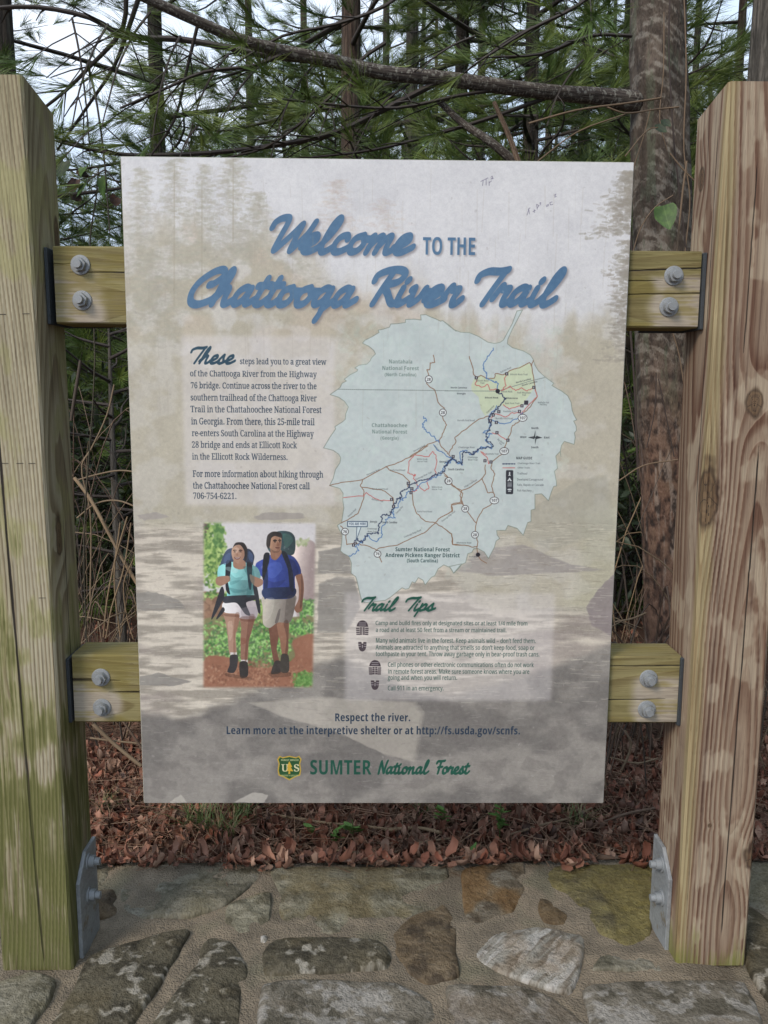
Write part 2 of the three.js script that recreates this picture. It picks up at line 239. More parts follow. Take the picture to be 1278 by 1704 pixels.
// ---------------------------------------------------------------- timber frame of the notice board
// squared timber: local y runs along it, +z is its front; texture is a slice through a solid with annual rings, knots, checks and algae
function timberMat(W, D, L, o) {
  const w = o.w ?? 512, h = o.h ?? 1536, S = o.seed;
  const t = bake(w, h, (u, v) => {
    const s = u * 4, face = Math.floor(s) & 3, q = s - Math.floor(s), y = v * L;
    const x = [-W / 2 + q * W, W / 2, W / 2 - q * W, -W / 2][face], z = [D / 2, D / 2 - q * D, -D / 2, -D / 2 + q * D][face];
    let [px, pz] = o.pith(y);
    let r = Math.hypot(x - px, z - pz) + 0.0034 * (fbm(x * 22 + S, y * 2.6, z * 22 + S, 3) - 0.5) + 0.0012 * (noise3(x * 70, y * 3 + S, z * 70) - 0.5);
    let kn = 0, kc = 0, rad = 0;
    for (const k of o.knots ?? []) {
      const dx = x - k.x, dz = z - k.z, dy = (y - k.y) / (k.e ?? 1.5), lat = Math.hypot(dx, dz), d0 = Math.hypot(lat, dy), d = d0 * (1 + 0.7 * (fbm(x * 60, y * 45, S + k.y * 9 + 0.5, 2) - 0.5));
      r += k.r * 0.75 * Math.exp(-(d0 * d0) / (k.r * k.r * 5)) * (1 + 0.06 * (noise3(x * 120, y * 60, z * 120) - 0.5));
      const a = 1 - smooth(k.r * 0.75, k.r * 1.1, d); if (a > kn) { kn = a; kc = d / k.r; rad = Math.atan2(dy, lat); }
    }
    const f0 = r / o.ring, f = f0 - Math.floor(f0), idv = hsh(Math.floor(f0) + 50, S, 3);
    let late = smooth(0.3, 0.86, f) * (1 - smooth(0.94, 1, f)) * (0.55 + 0.45 * idv);
    const fib = noise3((x + z) * 1100 + S, y * 26, 1.5), fib2 = noise3((x - z) * 420 + S, y * 7, 4.5), big = fbm((x + z) * 9 + S, y * 1.3, 0.6, 3), blot = fbm((x + z) * 26 + S, y * 14, 8.8, 4);
    let c = mix3(o.light, o.light2 ?? o.light, smooth(0.3, 0.7, big));
    c = mix3(c, o.dark, late * (o.contrast ?? 0.8));
    if (o.tint) { const [tc, ta] = o.tint(face, q, y, blot, big); c = mix3(c, tc, ta); }
    if (kn > 0) { const ringk = clamp(0.25 * Math.sin(kc * 16 + noise3(x * 260, y * 200, 2) * 3) + 0.3 + 0.5 * smooth(0.6, 1, kc)); c = mix3(c, mix3([106, 82, 58], [54, 41, 31], ringk), kn * 0.78); if (Math.abs(Math.sin(rad * 3 + S)) < 0.1 * (1 - kc)) c = mix3(c, [26, 20, 16], kn); }
    let hgt = 0.6 - 0.25 * (1 - late) * 0.6 + 0.25 * fib * 0.6 - kn * 0.1;
    const dirt = smooth(0.62, 0.8, noise3((x + z) * 330 + S, y * 5, 11.5)) * 22 + smooth(0.7, 0.85, noise3((x - z) * 900, y * 60, 13.5)) * 16, m = (fib - 0.5) * 24 + (fib2 - 0.5) * 24 + (blot - 0.5) * 22 - dirt; c = [c[0] + m, c[1] + m, c[2] + m * 0.85];
    for (const k of o.cracks ?? []) if (k.face === face && y > k.y0 && y < k.y1) {
      const cq = k.q + (k.slope ?? 0) * (y - k.y0) + 0.02 * (fbm(y * 5 + S + k.q * 40, 2.5, 0, 3) - 0.5) + 0.006 * (noise3(y * 60, k.q * 90, 0.5) - 0.5), e = Math.min(smooth(0, 0.06, y - k.y0), smooth(0, 0.06, k.y1 - y)), wd = k.w * (0.35 + 0.65 * noise3(y * 9, S, 6.5)) * e;
      const a = 1 - smooth(wd * 0.6, wd * 1.2 + 0.004, Math.abs(q - cq)); if (a > 0 && e > 0.05) { c = mix3(c, [30, 24, 18], a * 0.92 * Math.min(1, e * 2)); hgt -= a * 0.5; }
    }
    if (o.algae) { const a = o.algae(face, q, y, blot, fib2, late); if (a > 0) c = mix3(c, [o.alg?.[0] ?? 98, o.alg?.[1] ?? 104, o.alg?.[2] ?? 44], a); }
    return [...c, hgt];
  });
  return mat({ map: t.map, bumpMap: t.bump, bumpScale: 0.004, roughness: 0.82 });
}
function timberGeo(W, D, L, c, topSlope = 0, bow = 0) {
  const prof = [[-W / 2 + c, D / 2, c / W], [W / 2 - c, D / 2, 1 - c / W], [W / 2, D / 2 - c, 1 + c / D], [W / 2, -D / 2 + c, 2 - c / D], [W / 2 - c, -D / 2, 2 + c / W], [-W / 2 + c, -D / 2, 3 - c / W], [-W / 2, -D / 2 + c, 3 + c / D], [-W / 2, D / 2 - c, 4 - c / D], [-W / 2 + c, D / 2, 4 + c / W]];
  const N = 14, pos = [], uv = [], idx = [], n = prof.length;
  for (let k = 0; k < n - 1; k++) {                      // hard edges: every strip has its own vertices
    const A = prof[k], B = prof[k + 1], o = pos.length / 3;
    for (let j = 0; j <= N; j++) for (const p of [A, B]) { const t = j / N, y = t * (L - topSlope * (D / 2 - p[1])), bx = bow * Math.sin(t * Math.PI); pos.push(p[0] + bx, y, p[1]); uv.push(p[2] / 4, y / L); }
    for (let j = 0; j < N; j++) { const a = o + j * 2; idx.push(a, a + 1, a + 3, a, a + 3, a + 2); }
  }
  for (const top of [0, 1]) { const o = pos.length / 3; for (let k = 0; k < n - 1; k++) { pos.push(prof[k][0], top ? L - topSlope * (D / 2 - prof[k][1]) : 0, prof[k][1]); uv.push(prof[k][0] * 1.2 + 0.12, (top ? 0.985 : 0.01) + prof[k][1] * 0.06); } for (let k = 1; k < n - 2; k++) top ? idx.push(o, o + k, o + k + 1) : idx.push(o, o + k + 1, o + k); }
  const g = new THREE.BufferGeometry(); g.setAttribute('position', new THREE.Float32BufferAttribute(pos, 3)); g.setAttribute('uv', new THREE.Float32BufferAttribute(uv, 2)); g.setIndex(idx); g.computeVertexNormals(); return g;
}
const galv = bake(256, 256, (u, v) => { const n = fbm(u * 14, v * 14, 0.5, 4), s = noise3(u * 60, v * 60, 3.5), k = 0.92 + 0.3 * (n - 0.5) + 0.16 * (s - 0.5), ru = smooth(0.66, 0.74, fbm(u * 9 + 4, v * 9, 6.5, 4)) * 0.35; return [164 * k - 40 * ru, 169 * k - 70 * ru, 172 * k - 110 * ru, n * 0.6 + s * 0.4]; });
galv.map.repeat.set(5, 5); galv.bump.repeat.set(5, 5);
const GALV = mat({ map: galv.map, bumpMap: galv.bump, bumpScale: 0.0003, roughness: 0.58, metalness: 0.3 });
const STEEL = mat({ map: galv.map, color: 0x8a9096, bumpMap: galv.bump, bumpScale: 0.0008, roughness: 0.6, metalness: 0.5 });

const ZP = -1.5105, ZS = -1.5505, ZR = ZS - 0.013, PWID = 0.14, RD = 0.087, POSTTOP = 2.114;
const XL = -0.5914, XR = 0.6111;
const board = thing('notice_board', V(0.01, WALLTOP, ZP - 0.07), 'trail notice board: printed panel bolted to two rails between two square timber posts', 'notice board');
const OFF = board.position.clone().negate();
const POSTL = POSTTOP - WALLTOP + 0.004;

const matL = timberMat(PWID, PWID, POSTL, {
  seed: 11, ring: 0.0062, pith: (y) => [-0.135 + 0.03 * Math.sin(y * 1.9 + 0.4), -0.03 + 0.03 * Math.sin(y * 1.5 + 0.6)],
  light: [178, 171, 146], light2: [162, 154, 124], dark: [122, 108, 82], contrast: 0.8,
  knots: [{ x: -0.07, z: 0.07, y: 0.62, r: 0.026, e: 1.5 }, { x: 0.07, z: 0.02, y: 0.86, r: 0.017, e: 2.4 }, { x: 0.07, z: -0.05, y: 1.42, r: 0.014, e: 3.2 }, { x: 0.0, z: -0.07, y: 1.0, r: 0.02 }],
  cracks: [{ face: 0, q: 0.6, slope: -0.16, y0: 0.0, y1: 1.2, w: 0.02 }, { face: 0, q: 0.18, slope: 0.02, y0: 0.8, y1: 1.5, w: 0.007 }, { face: 1, q: 0.55, y0: 0.2, y1: 0.9, w: 0.01 }],
  tint: (f, q, y, b) => [[150, 148, 98], 0.5 * smooth(0.47, 0.62, b)],
  algae: (f, q, y, b, s, late) => clamp(smooth(0.45, 1.0, (b - 0.5) * 1.5 + (s - 0.5) * 1.0 + 1.12 - y * 1.1) * 0.84 * (1 - 0.55 * late)), alg: [80, 83, 36],
});
const matR = timberMat(PWID, PWID, POSTL, {
  seed: 23, ring: 0.0082, pith: (y) => [0.022 + 0.008 * Math.sin(y * 2.6), 0.012 + 0.03 * Math.sin(y * 2.4 + 1.2) + 0.02 * y],
  light: [162, 146, 126], light2: [148, 128, 108], dark: [98, 68, 52], contrast: 0.9,
  knots: [{ x: 0.012, z: 0.07, y: 1.12, r: 0.017, e: 1.7 }, { x: -0.062, z: 0.07, y: 0.95, r: 0.022, e: 2.8 }, { x: 0.075, z: 0.06, y: 0.235, r: 0.03, e: 1.2 }, { x: -0.07, z: -0.03, y: 1.53, r: 0.013, e: 1.8 }, { x: -0.02, z: 0.07, y: 0.3, r: 0.004, e: 1.2 }],
  cracks: [{ face: 0, q: 0.62, slope: 0.06, y0: 0.05, y1: 1.05, w: 0.007 }, { face: 0, q: 0.4, slope: 0.05, y0: 1.2, y1: 1.55, w: 0.005 }, { face: 3, q: 0.75, y0: 0.9, y1: 1.62, w: 0.008 }],
  tint: (f, q, y, b, big) => { const e = f === 0 ? q : f === 3 ? 1 - q : 1; return e < 0.2 ? [[168, 158, 108], 0.5 * (1 - smooth(0.08, 0.2, e + 0.1 * (b - 0.5)))] : [[180, 168, 146], 0.5 * smooth(0.52, 0.62, b)]; },   // pale sapwood along the inner corner, bleached patches elsewhere
  algae: (f, q, y, b, s) => clamp(smooth(0.3, 0.95, 0.62 + (b - 0.5) * 1.1 + (s - 0.5) * 0.6 - y * 5.2) * 0.8), alg: [108, 112, 50],
});
const postGeo = timberGeo(PWID, PWID, POSTL, 0.0045, 0.16);
const leanL = 0.0029 / POSTL, leanR = -0.0017 / POSTL;
const postL = part('post', postGeo, matL, board); postL.position.set(XL - PWID / 2, WALLTOP - 0.004, ZP - PWID / 2).add(OFF); postL.rotation.z = leanL;
const postR = part('post', postGeo, matR, board); postR.position.set(XR + PWID / 2, WALLTOP - 0.004, ZP - PWID / 2).add(OFF); postR.rotation.z = leanR;
tag(postL, 'greenish post with a long dark check down its front'); tag(postR, 'pinkish post with bold arched grain and knots');

// rails: top and bottom of the front face read at both ends
const railSpec = [
  { a: [150, 410, 538], b: [1100, 416.5, 546], x: [91, 1165], seed: 31, name: 'upper', bolts: [[134, 441], [137, 500], [1121, 459], [1113, 511]], bra: [[412, 540], [421, 549]] },
  { a: [180, 1091, 1201], b: [1060, 1091, 1204], x: [122, 1131], seed: 37, name: 'lower', bolts: [[168, 1127], [170, 1177], [1079, 1129], [1076, 1180]], bra: [[1095, 1201], [1094, 1206]] },
];
const hexGeo = (() => { const g = new THREE.CylinderGeometry(0.0125, 0.0132, 0.011, 6); g.rotateX(Math.PI / 2); g.translate(0, 0, 0.0085); return g; })();
const studGeo = (() => { const g = new THREE.CylinderGeometry(0.0072, 0.0082, 0.009, 14); g.rotateX(Math.PI / 2); g.translate(0, 0, 0.0175); return g; })();
const boltGeo = mergeGeometries([hexGeo.toNonIndexed(), studGeo.toNonIndexed()]);
const washGeo = (() => { const g = new THREE.LatheGeometry([[0.004, 0.003], [0.0165, 0.003], [0.0178, 0.0018], [0.0178, 0]].map(([x, y]) => new THREE.Vector2(x, y)), 28); g.rotateX(Math.PI / 2); return g; })();
const rails = [];
for (const s of railSpec) {
  const A1 = onZ(s.a[0], s.a[1], ZR), A2 = onZ(s.a[0], s.a[2], ZR), B1 = onZ(s.b[0], s.b[1], ZR), B2 = onZ(s.b[0], s.b[2], ZR);
  const hgt = ((A1.y - A2.y) + (B1.y - B2.y)) / 2, mid = (s.a[1] + s.a[2]) / 2;
  const xa = onZ(s.x[0], mid, ZR).x, xb = onZ(s.x[1], mid, ZR).x, L = xb - xa;
  const ya = (A1.y + A2.y) / 2, yb = (B1.y + B2.y) / 2, sl = (yb - ya) / (B1.x - A1.x), yl = ya + sl * (xa - A1.x);
  const up = s.name === 'upper';
  const m = timberMat(hgt, RD, L, {
    seed: s.seed, w: 512, h: 1024, ring: 0.009, pith: (y) => [0.03 + 0.006 * Math.sin(y * 4), -0.09 - 0.02 * Math.sin(y * 3 + s.seed)],
    light: [150, 141, 100], light2: [130, 121, 78], dark: [108, 94, 58], contrast: 0.6,
    knots: up ? [] : [{ x: -0.05, z: 0.045, y: 0.5, r: 0.012 }],
    cracks: up ? [{ face: 0, q: 0.22, slope: 0.1, y0: -0.1, y1: 0.05, w: 0.008 }, { face: 0, q: 0.34, slope: -0.05, y0: 0.02, y1: 0.28, w: 0.008 }, { face: 0, q: 0.28, slope: -0.35, y0: 1.0, y1: L + 0.1, w: 0.008 }, { face: 0, q: 0.42, slope: -0.12, y0: 0.8, y1: 1.12, w: 0.009 }, { face: 0, q: 0.62, slope: -0.2, y0: 0.8, y1: L + 0.1, w: 0.008 }] : [{ face: 0, q: 0.35, slope: 0.15, y0: -0.1, y1: 0.1, w: 0.03 }, { face: 0, q: 0.55, slope: -0.1, y0: 0.06, y1: 0.3, w: 0.02 }, { face: 0, q: 0.66, slope: -0.1, y0: 0.93, y1: L - 0.02, w: 0.006 }, { face: 0, q: 0.14, y0: 1.02, y1: L + 0.1, w: 0.006 }],
    tint: (f, q, y, b) => { const e = Math.min(y, L - y), a = smooth(0.1, 0.075, e + 0.03 * (b - 0.5)) * smooth(0.25, 0.36, q + 0.2 * (b - 0.5)); return [[182, 172, 160], f === 0 ? 0.8 * a : 0]; },
    algae: (f, q, y, b, t) => clamp(smooth(0.46, 0.7, b + 0.3 * (t - 0.5)) * 0.6), alg: [120, 108, 52],
  });
  const rail = part('rail', timberGeo(hgt, RD, L, 0.003), m, board);
  rail.position.set(xa, yl, ZR - RD / 2).add(OFF); rail.rotation.z = -Math.PI / 2 + Math.atan(sl);
  rail.updateMatrix();
  const inv = rail.matrix.clone().invert(), toRail = (p) => p.clone().add(OFF).applyMatrix4(inv), qi = rail.quaternion.clone().invert();
  const rr = rngOf(s.seed);
  for (const [bx, by] of s.bolts) {
    const p = onZ(bx, by, ZR), w = sub('washer', washGeo, GALV, rail, toRail(p), qi);
    const bq = qi.clone().multiply(new THREE.Quaternion().setFromAxisAngle(V(0, 0, 1), rr() * 1.05)).multiply(new THREE.Quaternion().setFromAxisAngle(V(1, 0, 0), 0.05 * (rr() - 0.5)));
    sub('bolt', boltGeo, GALV, rail, toRail(p), bq);
  }
  // angle brackets: one leg flat on the post, one behind the rail
  for (const k of [0, 1]) {
    const [t, b] = s.bra[k], px = k ? s.x[1] + 8 : s.x[0] - 8, yt = onZ(px, t, ZR).y, ybt = onZ(px, b, ZR).y, H = yt - ybt, dir = k ? -1 : 1;
    const face = k ? XR - leanR * 0.8 : XL - leanL * 0.8, zf = ZR + 0.006, zb = ZR - RD - 0.0065;
    const g1 = new RoundedBoxGeometry(0.0065, H, zf - zb, 2, 0.0015); g1.translate(face + dir * 0.0038, (yt + ybt) / 2, (zf + zb) / 2);
    const g2 = new RoundedBoxGeometry(0.09, H, 0.006, 2, 0.0015); g2.translate(face + dir * 0.0455, (yt + ybt) / 2, zb + 0.0025);
    const g = mergeGeometries([g1, g2]); g.translate(OFF.x, OFF.y, OFF.z); g.applyMatrix4(inv);
    sub('angle_bracket', g, STEEL, rail);
  }
  rails.push(rail);
}
// anchor plates let into the wall beside each post, two bolts each
for (const k of [0, 1]) {
  const post = k ? postR : postL, face = k ? XR : XL, dir = k ? -1 : 1;
  post.updateMatrix(); const inv = post.matrix.clone().invert();
  const zf = ZP - (k ? 0.042 : 0.036), zb = ZP - 0.138, y0 = WALLTOP - 0.03, y1 = WALLTOP + 0.2;
  const sh = new THREE.Shape(); sh.moveTo(-zf, y0); sh.lineTo(-zf, y1 - 0.045); sh.lineTo(-zf + 0.045, y1); sh.lineTo(-zb, y1); sh.lineTo(-zb, y0); sh.closePath();
  const g = new THREE.ExtrudeGeometry(sh, { depth: 0.006, bevelEnabled: true, bevelSize: 0.001, bevelThickness: 0.001, bevelSegments: 1 });
  g.rotateY(Math.PI / 2); g.translate(face + (k ? -0.0072 : 0.0012), 0, 0); g.translate(OFF.x, OFF.y, OFF.z); g.applyMatrix4(inv);
  sub('anchor_plate', g, GALV, post);
  const bs = k ? [[1101, 1438], [1101, 1494]] : [[147, 1433], [148, 1489]];
  for (const [bx, by] of bs) {
    const d = dirOf(bx, by), xF = face + dir * 0.008, p = EYE.clone().addScaledVector(d, xF / d.x); p.z = clamp(p.z, zb + 0.02, zf - 0.02);
    const nut = new THREE.CylinderGeometry(0.0125, 0.0125, 0.011, 6), wsh = new THREE.CylinderGeometry(0.0165, 0.0165, 0.003, 20), rod = new THREE.CylinderGeometry(0.0075, 0.0078, 0.02, 12);
    wsh.translate(0, 0.0015, 0); nut.translate(0, 0.0085, 0); rod.translate(0, 0.014, 0);
    const bg = mergeGeometries([wsh, nut, rod]); bg.rotateZ(-dir * Math.PI / 2); bg.translate(p.x, p.y, p.z); bg.translate(OFF.x, OFF.y, OFF.z); bg.applyMatrix4(inv);
    sub('anchor_bolt', bg, GALV, post);
  }
}

// old staples left in the greenish post
{
  const inv = postL.matrix.clone().invert(), sg = new RoundedBoxGeometry(0.0125, 0.0009, 0.0012, 1, 0.0003), sm = mat({ color: new THREE.Color().setRGB(0.05, 0.042, 0.036), metalness: 0.4, roughness: 0.6 });
  for (const [x, y, t] of [[43, 522, 0.02], [4, 523, 0], [8, 771, 0], [33, 771, 0.03], [53, 771, 0], [70, 995, 0.02]]) { const p = onZ(x, y, ZP + 0.0003).add(OFF).applyMatrix4(inv); const m = sub('staple', sg, sm, postL, p); m.rotation.z = t; }
}
// ---------------------------------------------------------------- the printed panel
const SW = 0.9144, SH = 1.2192, SX = 0.0062, SYB = EYE.y - 0.8092, SROT = -0.004, CW = 1536, CH = 2048;
function onSign(px, py) { const p = onZ(px, py, ZS), x = p.x - SX, y = p.y - SYB, c = Math.cos(-SROT), s = Math.sin(-SROT); return [(((x * c - y * s) / SW) + 0.5) * CW, (1 - (x * s + y * c) / SH) * CH]; }
const cv = document.createElement('canvas'); cv.width = CW; cv.height = CH;
const cx = cv.getContext('2d'); cx.lineCap = cx.lineJoin = 'round';
const rs = rngOf(505), rgb = (c, a = 1) => `rgba(${c[0] | 0},${c[1] | 0},${c[2] | 0},${a})`;
function poly(pts, fill, stroke, lw, close = true) { cx.beginPath(); pts.forEach(([x, y], i) => { const q = onSign(x, y); i ? cx.lineTo(...q) : cx.moveTo(...q); }); if (close) cx.closePath(); if (fill) { cx.fillStyle = fill; cx.fill(); } if (stroke) { cx.strokeStyle = stroke; cx.lineWidth = lw; cx.stroke(); } }
// --- faded photograph of the river, all over the panel
{
  const w = 576, h = 768, im = document.createElement('canvas'); im.width = w; im.height = h; const c2 = im.getContext('2d'), d = c2.createImageData(w, h);
  const treeTop = (u) => 0.06 + 0.1 * smooth(0.25, 0.55, u) + 0.05 * smooth(0.6, 0.75, u) - 0.02 * smooth(0.9, 1, u);
  for (let j = 0; j < h; j++) for (let i = 0; i < w; i++) {
    const u = i / w, v = j / h;
    const edge = treeTop(u) + 0.16 * (fbm(u * 22, v * 7, 1.2, 4) - 0.5);
    const leaf = fbm(u * 26, v * 44, 2.2, 4), tr = smooth(edge, edge + 0.08, v);
    let c = mix3([220, 222, 224], [206, 204, 196], tr);
    c = mix3(c, [183, 178, 160], tr * smooth(0.4, 0.58, leaf) * 0.9 * (u < 0.36 || u > 0.86 || v > 0.2 ? 1 : 0.5));
    c = mix3(c, [206, 188, 172], tr * smooth(0.55, 0.7, fbm(u * 14, v * 20, 5.5, 3)) * 0.35 * (1 - smooth(0.22, 0.3, v)));
    c = mix3(c, [190, 185, 170], smooth(0.2, 0.36, v) * 0.5);
    c = mix3(c, [176, 178, 148], 0.3 * smooth(0.5, 0.75, fbm(u * 5, v * 5, 9.9, 3)) * smooth(0.3, 0.5, v) * (u > 0.8 || u < 0.12 ? 1 : 0.3));
    // river below v = .54
    const rv = smooth(0.535, 0.56, v + 0.012 * (fbm(u * 12, 2, 0, 2) - 0.5) - 0.13 * smooth(0.55, 0.75, u));
    const band = fbm(u * 5 + 3 * v, v * 75, 3.3, 4), fine = fbm(u * 22, v * 190, 6.1, 3);
    let rc = mix3([166, 160, 150], [216, 209, 196], smooth(0.42, 0.58, 0.5 * band + 0.5 * fine));
    rc = mix3(rc, [160, 152, 147], smooth(0.56, 0.7, fbm(u * 4.5 + 7, v * 26, 4.2, 4)) * 0.8);
    c = mix3(c, rc, rv);
    // dark boulders foreground, grainy outline
    const bo = smooth(0.0, 0.02, v - (0.8 + 0.045 * Math.sin(u * 9 + 1) + 0.05 * (fbm(u * 9, v * 9, 8.1, 4) - 0.5) - 0.06 * smooth(0.55, 0.8, u)));
    const bs = fbm(u * 9, v * 16, 7.7, 5);
    c = mix3(c, mix3(mix3([120, 118, 116], [148, 145, 141], smooth(0.46, 0.62, bs)), [106, 103, 102], smooth(0.56, 0.66, fbm(u * 30 + 4, v * 60, 3.9, 4)) * 0.28), bo * 0.94);
    const g = (rs() - 0.5) * 9 + (leaf - 0.5) * 10, k = (j * w + i) * 4;
    d.data[k] = c[0] + g + 1; d.data[k + 1] = c[1] + g; d.data[k + 2] = c[2] + g - 2 * smooth(0.1, 0.3, v); d.data[k + 3] = 255;
  }
  c2.putImageData(d, 0, 0); cx.imageSmoothingEnabled = true; cx.imageSmoothingQuality = 'high'; cx.drawImage(im, 0, 0, CW, CH);
  // pale conifers of the faded photograph: many small strokes
  const spray = (x, y, w, hh, n, col, a, tilt = 0) => { for (let i = 0; i < n; i++) { const t = rs(), yy = y + t * hh, sp = w * (0.2 + 0.8 * t) * (rs() + rs() - 1), [X, Y] = onSign(x + sp, yy + Math.abs(sp) * tilt); cx.strokeStyle = rgb(col, a * (0.4 + rs() * 0.6)); cx.lineWidth = 2 + rs() * 7; cx.beginPath(); cx.moveTo(X, Y); cx.lineTo(X + (rs() - 0.5) * 44, Y + (rs() - 0.4) * 9); cx.stroke(); } };
  for (const [x, y, w, hh, n] of [[235, 280, 60, 260, 900], [290, 264, 75, 260, 1100], [340, 275, 60, 190, 700], [388, 260, 75, 180, 900], [430, 320, 60, 120, 400], [250, 420, 80, 160, 600], [500, 400, 90, 120, 400]]) spray(x, y, w, hh, n, [178, 175, 160], 0.26);
  for (const [x, y, w, hh, n] of [[560, 300, 70, 110, 500], [640, 330, 80, 90, 300]]) spray(x, y, w, hh, n, [194, 178, 164], 0.12);
  for (const [x, y, w, hh, n] of [[1050, 285, 70, 60, 500], [1050, 330, 100, 60, 600], [1045, 400, 60, 60, 320], [1042, 450, 50, 70, 320], [1040, 520, 60, 80, 400]]) spray(x, y, w, hh, n, [158, 152, 140], 0.42, 0.1);
  for (const [x, y, hh] of [[290, 270, 240], [388, 262, 140], [336, 300, 200]]) poly([[x - 0.8, y], [x + 0.8, y], [x + 1.6, y + hh], [x - 1.6, y + hh]], rgb([170, 162, 142], 0.4));
  // rocks in the river
  const rk = (pts, col = [146, 142, 138], a = 0.85) => { const q = []; const n = pts.length; for (let i = 0; i < n; i++) { const A = pts[i], B = pts[(i + 1) % n]; for (let t = 0; t < 6; t++) q.push([lerp(A[0], B[0], t / 6) + (rs() - 0.5) * 2.2, lerp(A[1], B[1], t / 6) + (rs() - 0.5) * 2]); } for (let e = 0; e < 5; e++) { let mx = 0, my = 0; for (const p of q) { mx += p[0] / q.length; my += p[1] / q.length; } const f = 1.03 - e * 0.02; poly(q.map(([x, y]) => [mx + (x - mx) * f + (rs() - 0.5) * 1.5, my + (y - my) * f + (rs() - 0.5) * 1.2]), rgb(col, 1 - Math.pow(1 - a, 0.2))); } };
  rk([[226, 988], [245, 984], [275, 990], [300, 1000], [308, 1012], [265, 1016], [226, 1016]]); rk([[228, 858], [260, 852], [282, 860], [240, 866]], [172, 166, 160]);
  rk([[422, 860], [440, 853], [500, 853], [508, 862], [430, 866]], [166, 160, 154]); rk([[530, 918], [568, 910], [582, 930], [584, 955], [530, 954]]); rk([[530, 972], [560, 960], [590, 962], [600, 1010], [575, 1052], [528, 1052]]);
  rk([[228, 1126], [265, 1120], [318, 1134], [290, 1142], [228, 1140]]); rk([[975, 1010], [1000, 975], [1022, 955], [1020, 1060], [985, 1040]], [146, 138, 136]);
  rk([[760, 950], [800, 915], [870, 905], [950, 940], [1005, 948], [960, 952], [820, 958]], [154, 148, 144], 0.6); rk([[830, 880], [880, 850], [960, 800], [1010, 790], [1024, 880], [920, 915]], [160, 154, 146], 0.35);
  // tongue of pale water between the boulders near the bottom
  rk([[415, 1170], [520, 1160], [690, 1168], [705, 1186], [690, 1268], [640, 1255], [560, 1218], [480, 1196]], [206, 198, 188], 0.55); rk([[390, 1335], [420, 1318], [446, 1322], [440, 1336]], [200, 192, 182], 0.7); rk([[282, 1336], [300, 1322], [312, 1336]], [200, 192, 182], 0.7);
  for (let i = 0; i < 2200; i++) { const x = 225 + rs() * 780, y = 870 + Math.pow(rs(), 1.3) * 300, [X, Y] = onSign(x, y), l = 8 + rs() * 46; cx.strokeStyle = rs() < 0.5 ? rgb([232, 224, 208], 0.34) : rgb([136, 127, 114], 0.3); cx.lineWidth = 0.8 + rs() * 1.8; cx.beginPath(); cx.moveTo(X, Y); cx.quadraticCurveTo(X + l / 2, Y - 3 + rs() * 6, X + l, Y + (rs() - 0.5) * 6); cx.stroke(); }
  for (let i = 0; i < 700; i++) { const x = 228 + rs() * 780, y = 1165 + rs() * 170, [X, Y] = onSign(x, y), l = 8 + rs() * 30; cx.strokeStyle = rs() < 0.5 ? rgb([184, 178, 174], 0.2) : rgb([128, 121, 119], 0.2); cx.lineWidth = 1 + rs() * 3; cx.beginPath(); cx.moveTo(X, Y); cx.lineTo(X + l, Y + (rs() - 0.4) * 10); cx.stroke(); }
}
// pale text blocks with soft borders
function softBox(x0, y0, x1, y1, a, col = [226, 222, 222]) { const A = onSign(x0, y0), B = onSign(x1, y1); cx.save(); cx.filter = 'blur(6px)'; cx.fillStyle = rgb(col, a); cx.fillRect(A[0], A[1], B[0] - A[0], B[1] - A[1]); cx.restore(); }
softBox(301, 558, 557, 842, 0.5); softBox(574, 986, 917, 1166, 0.42);

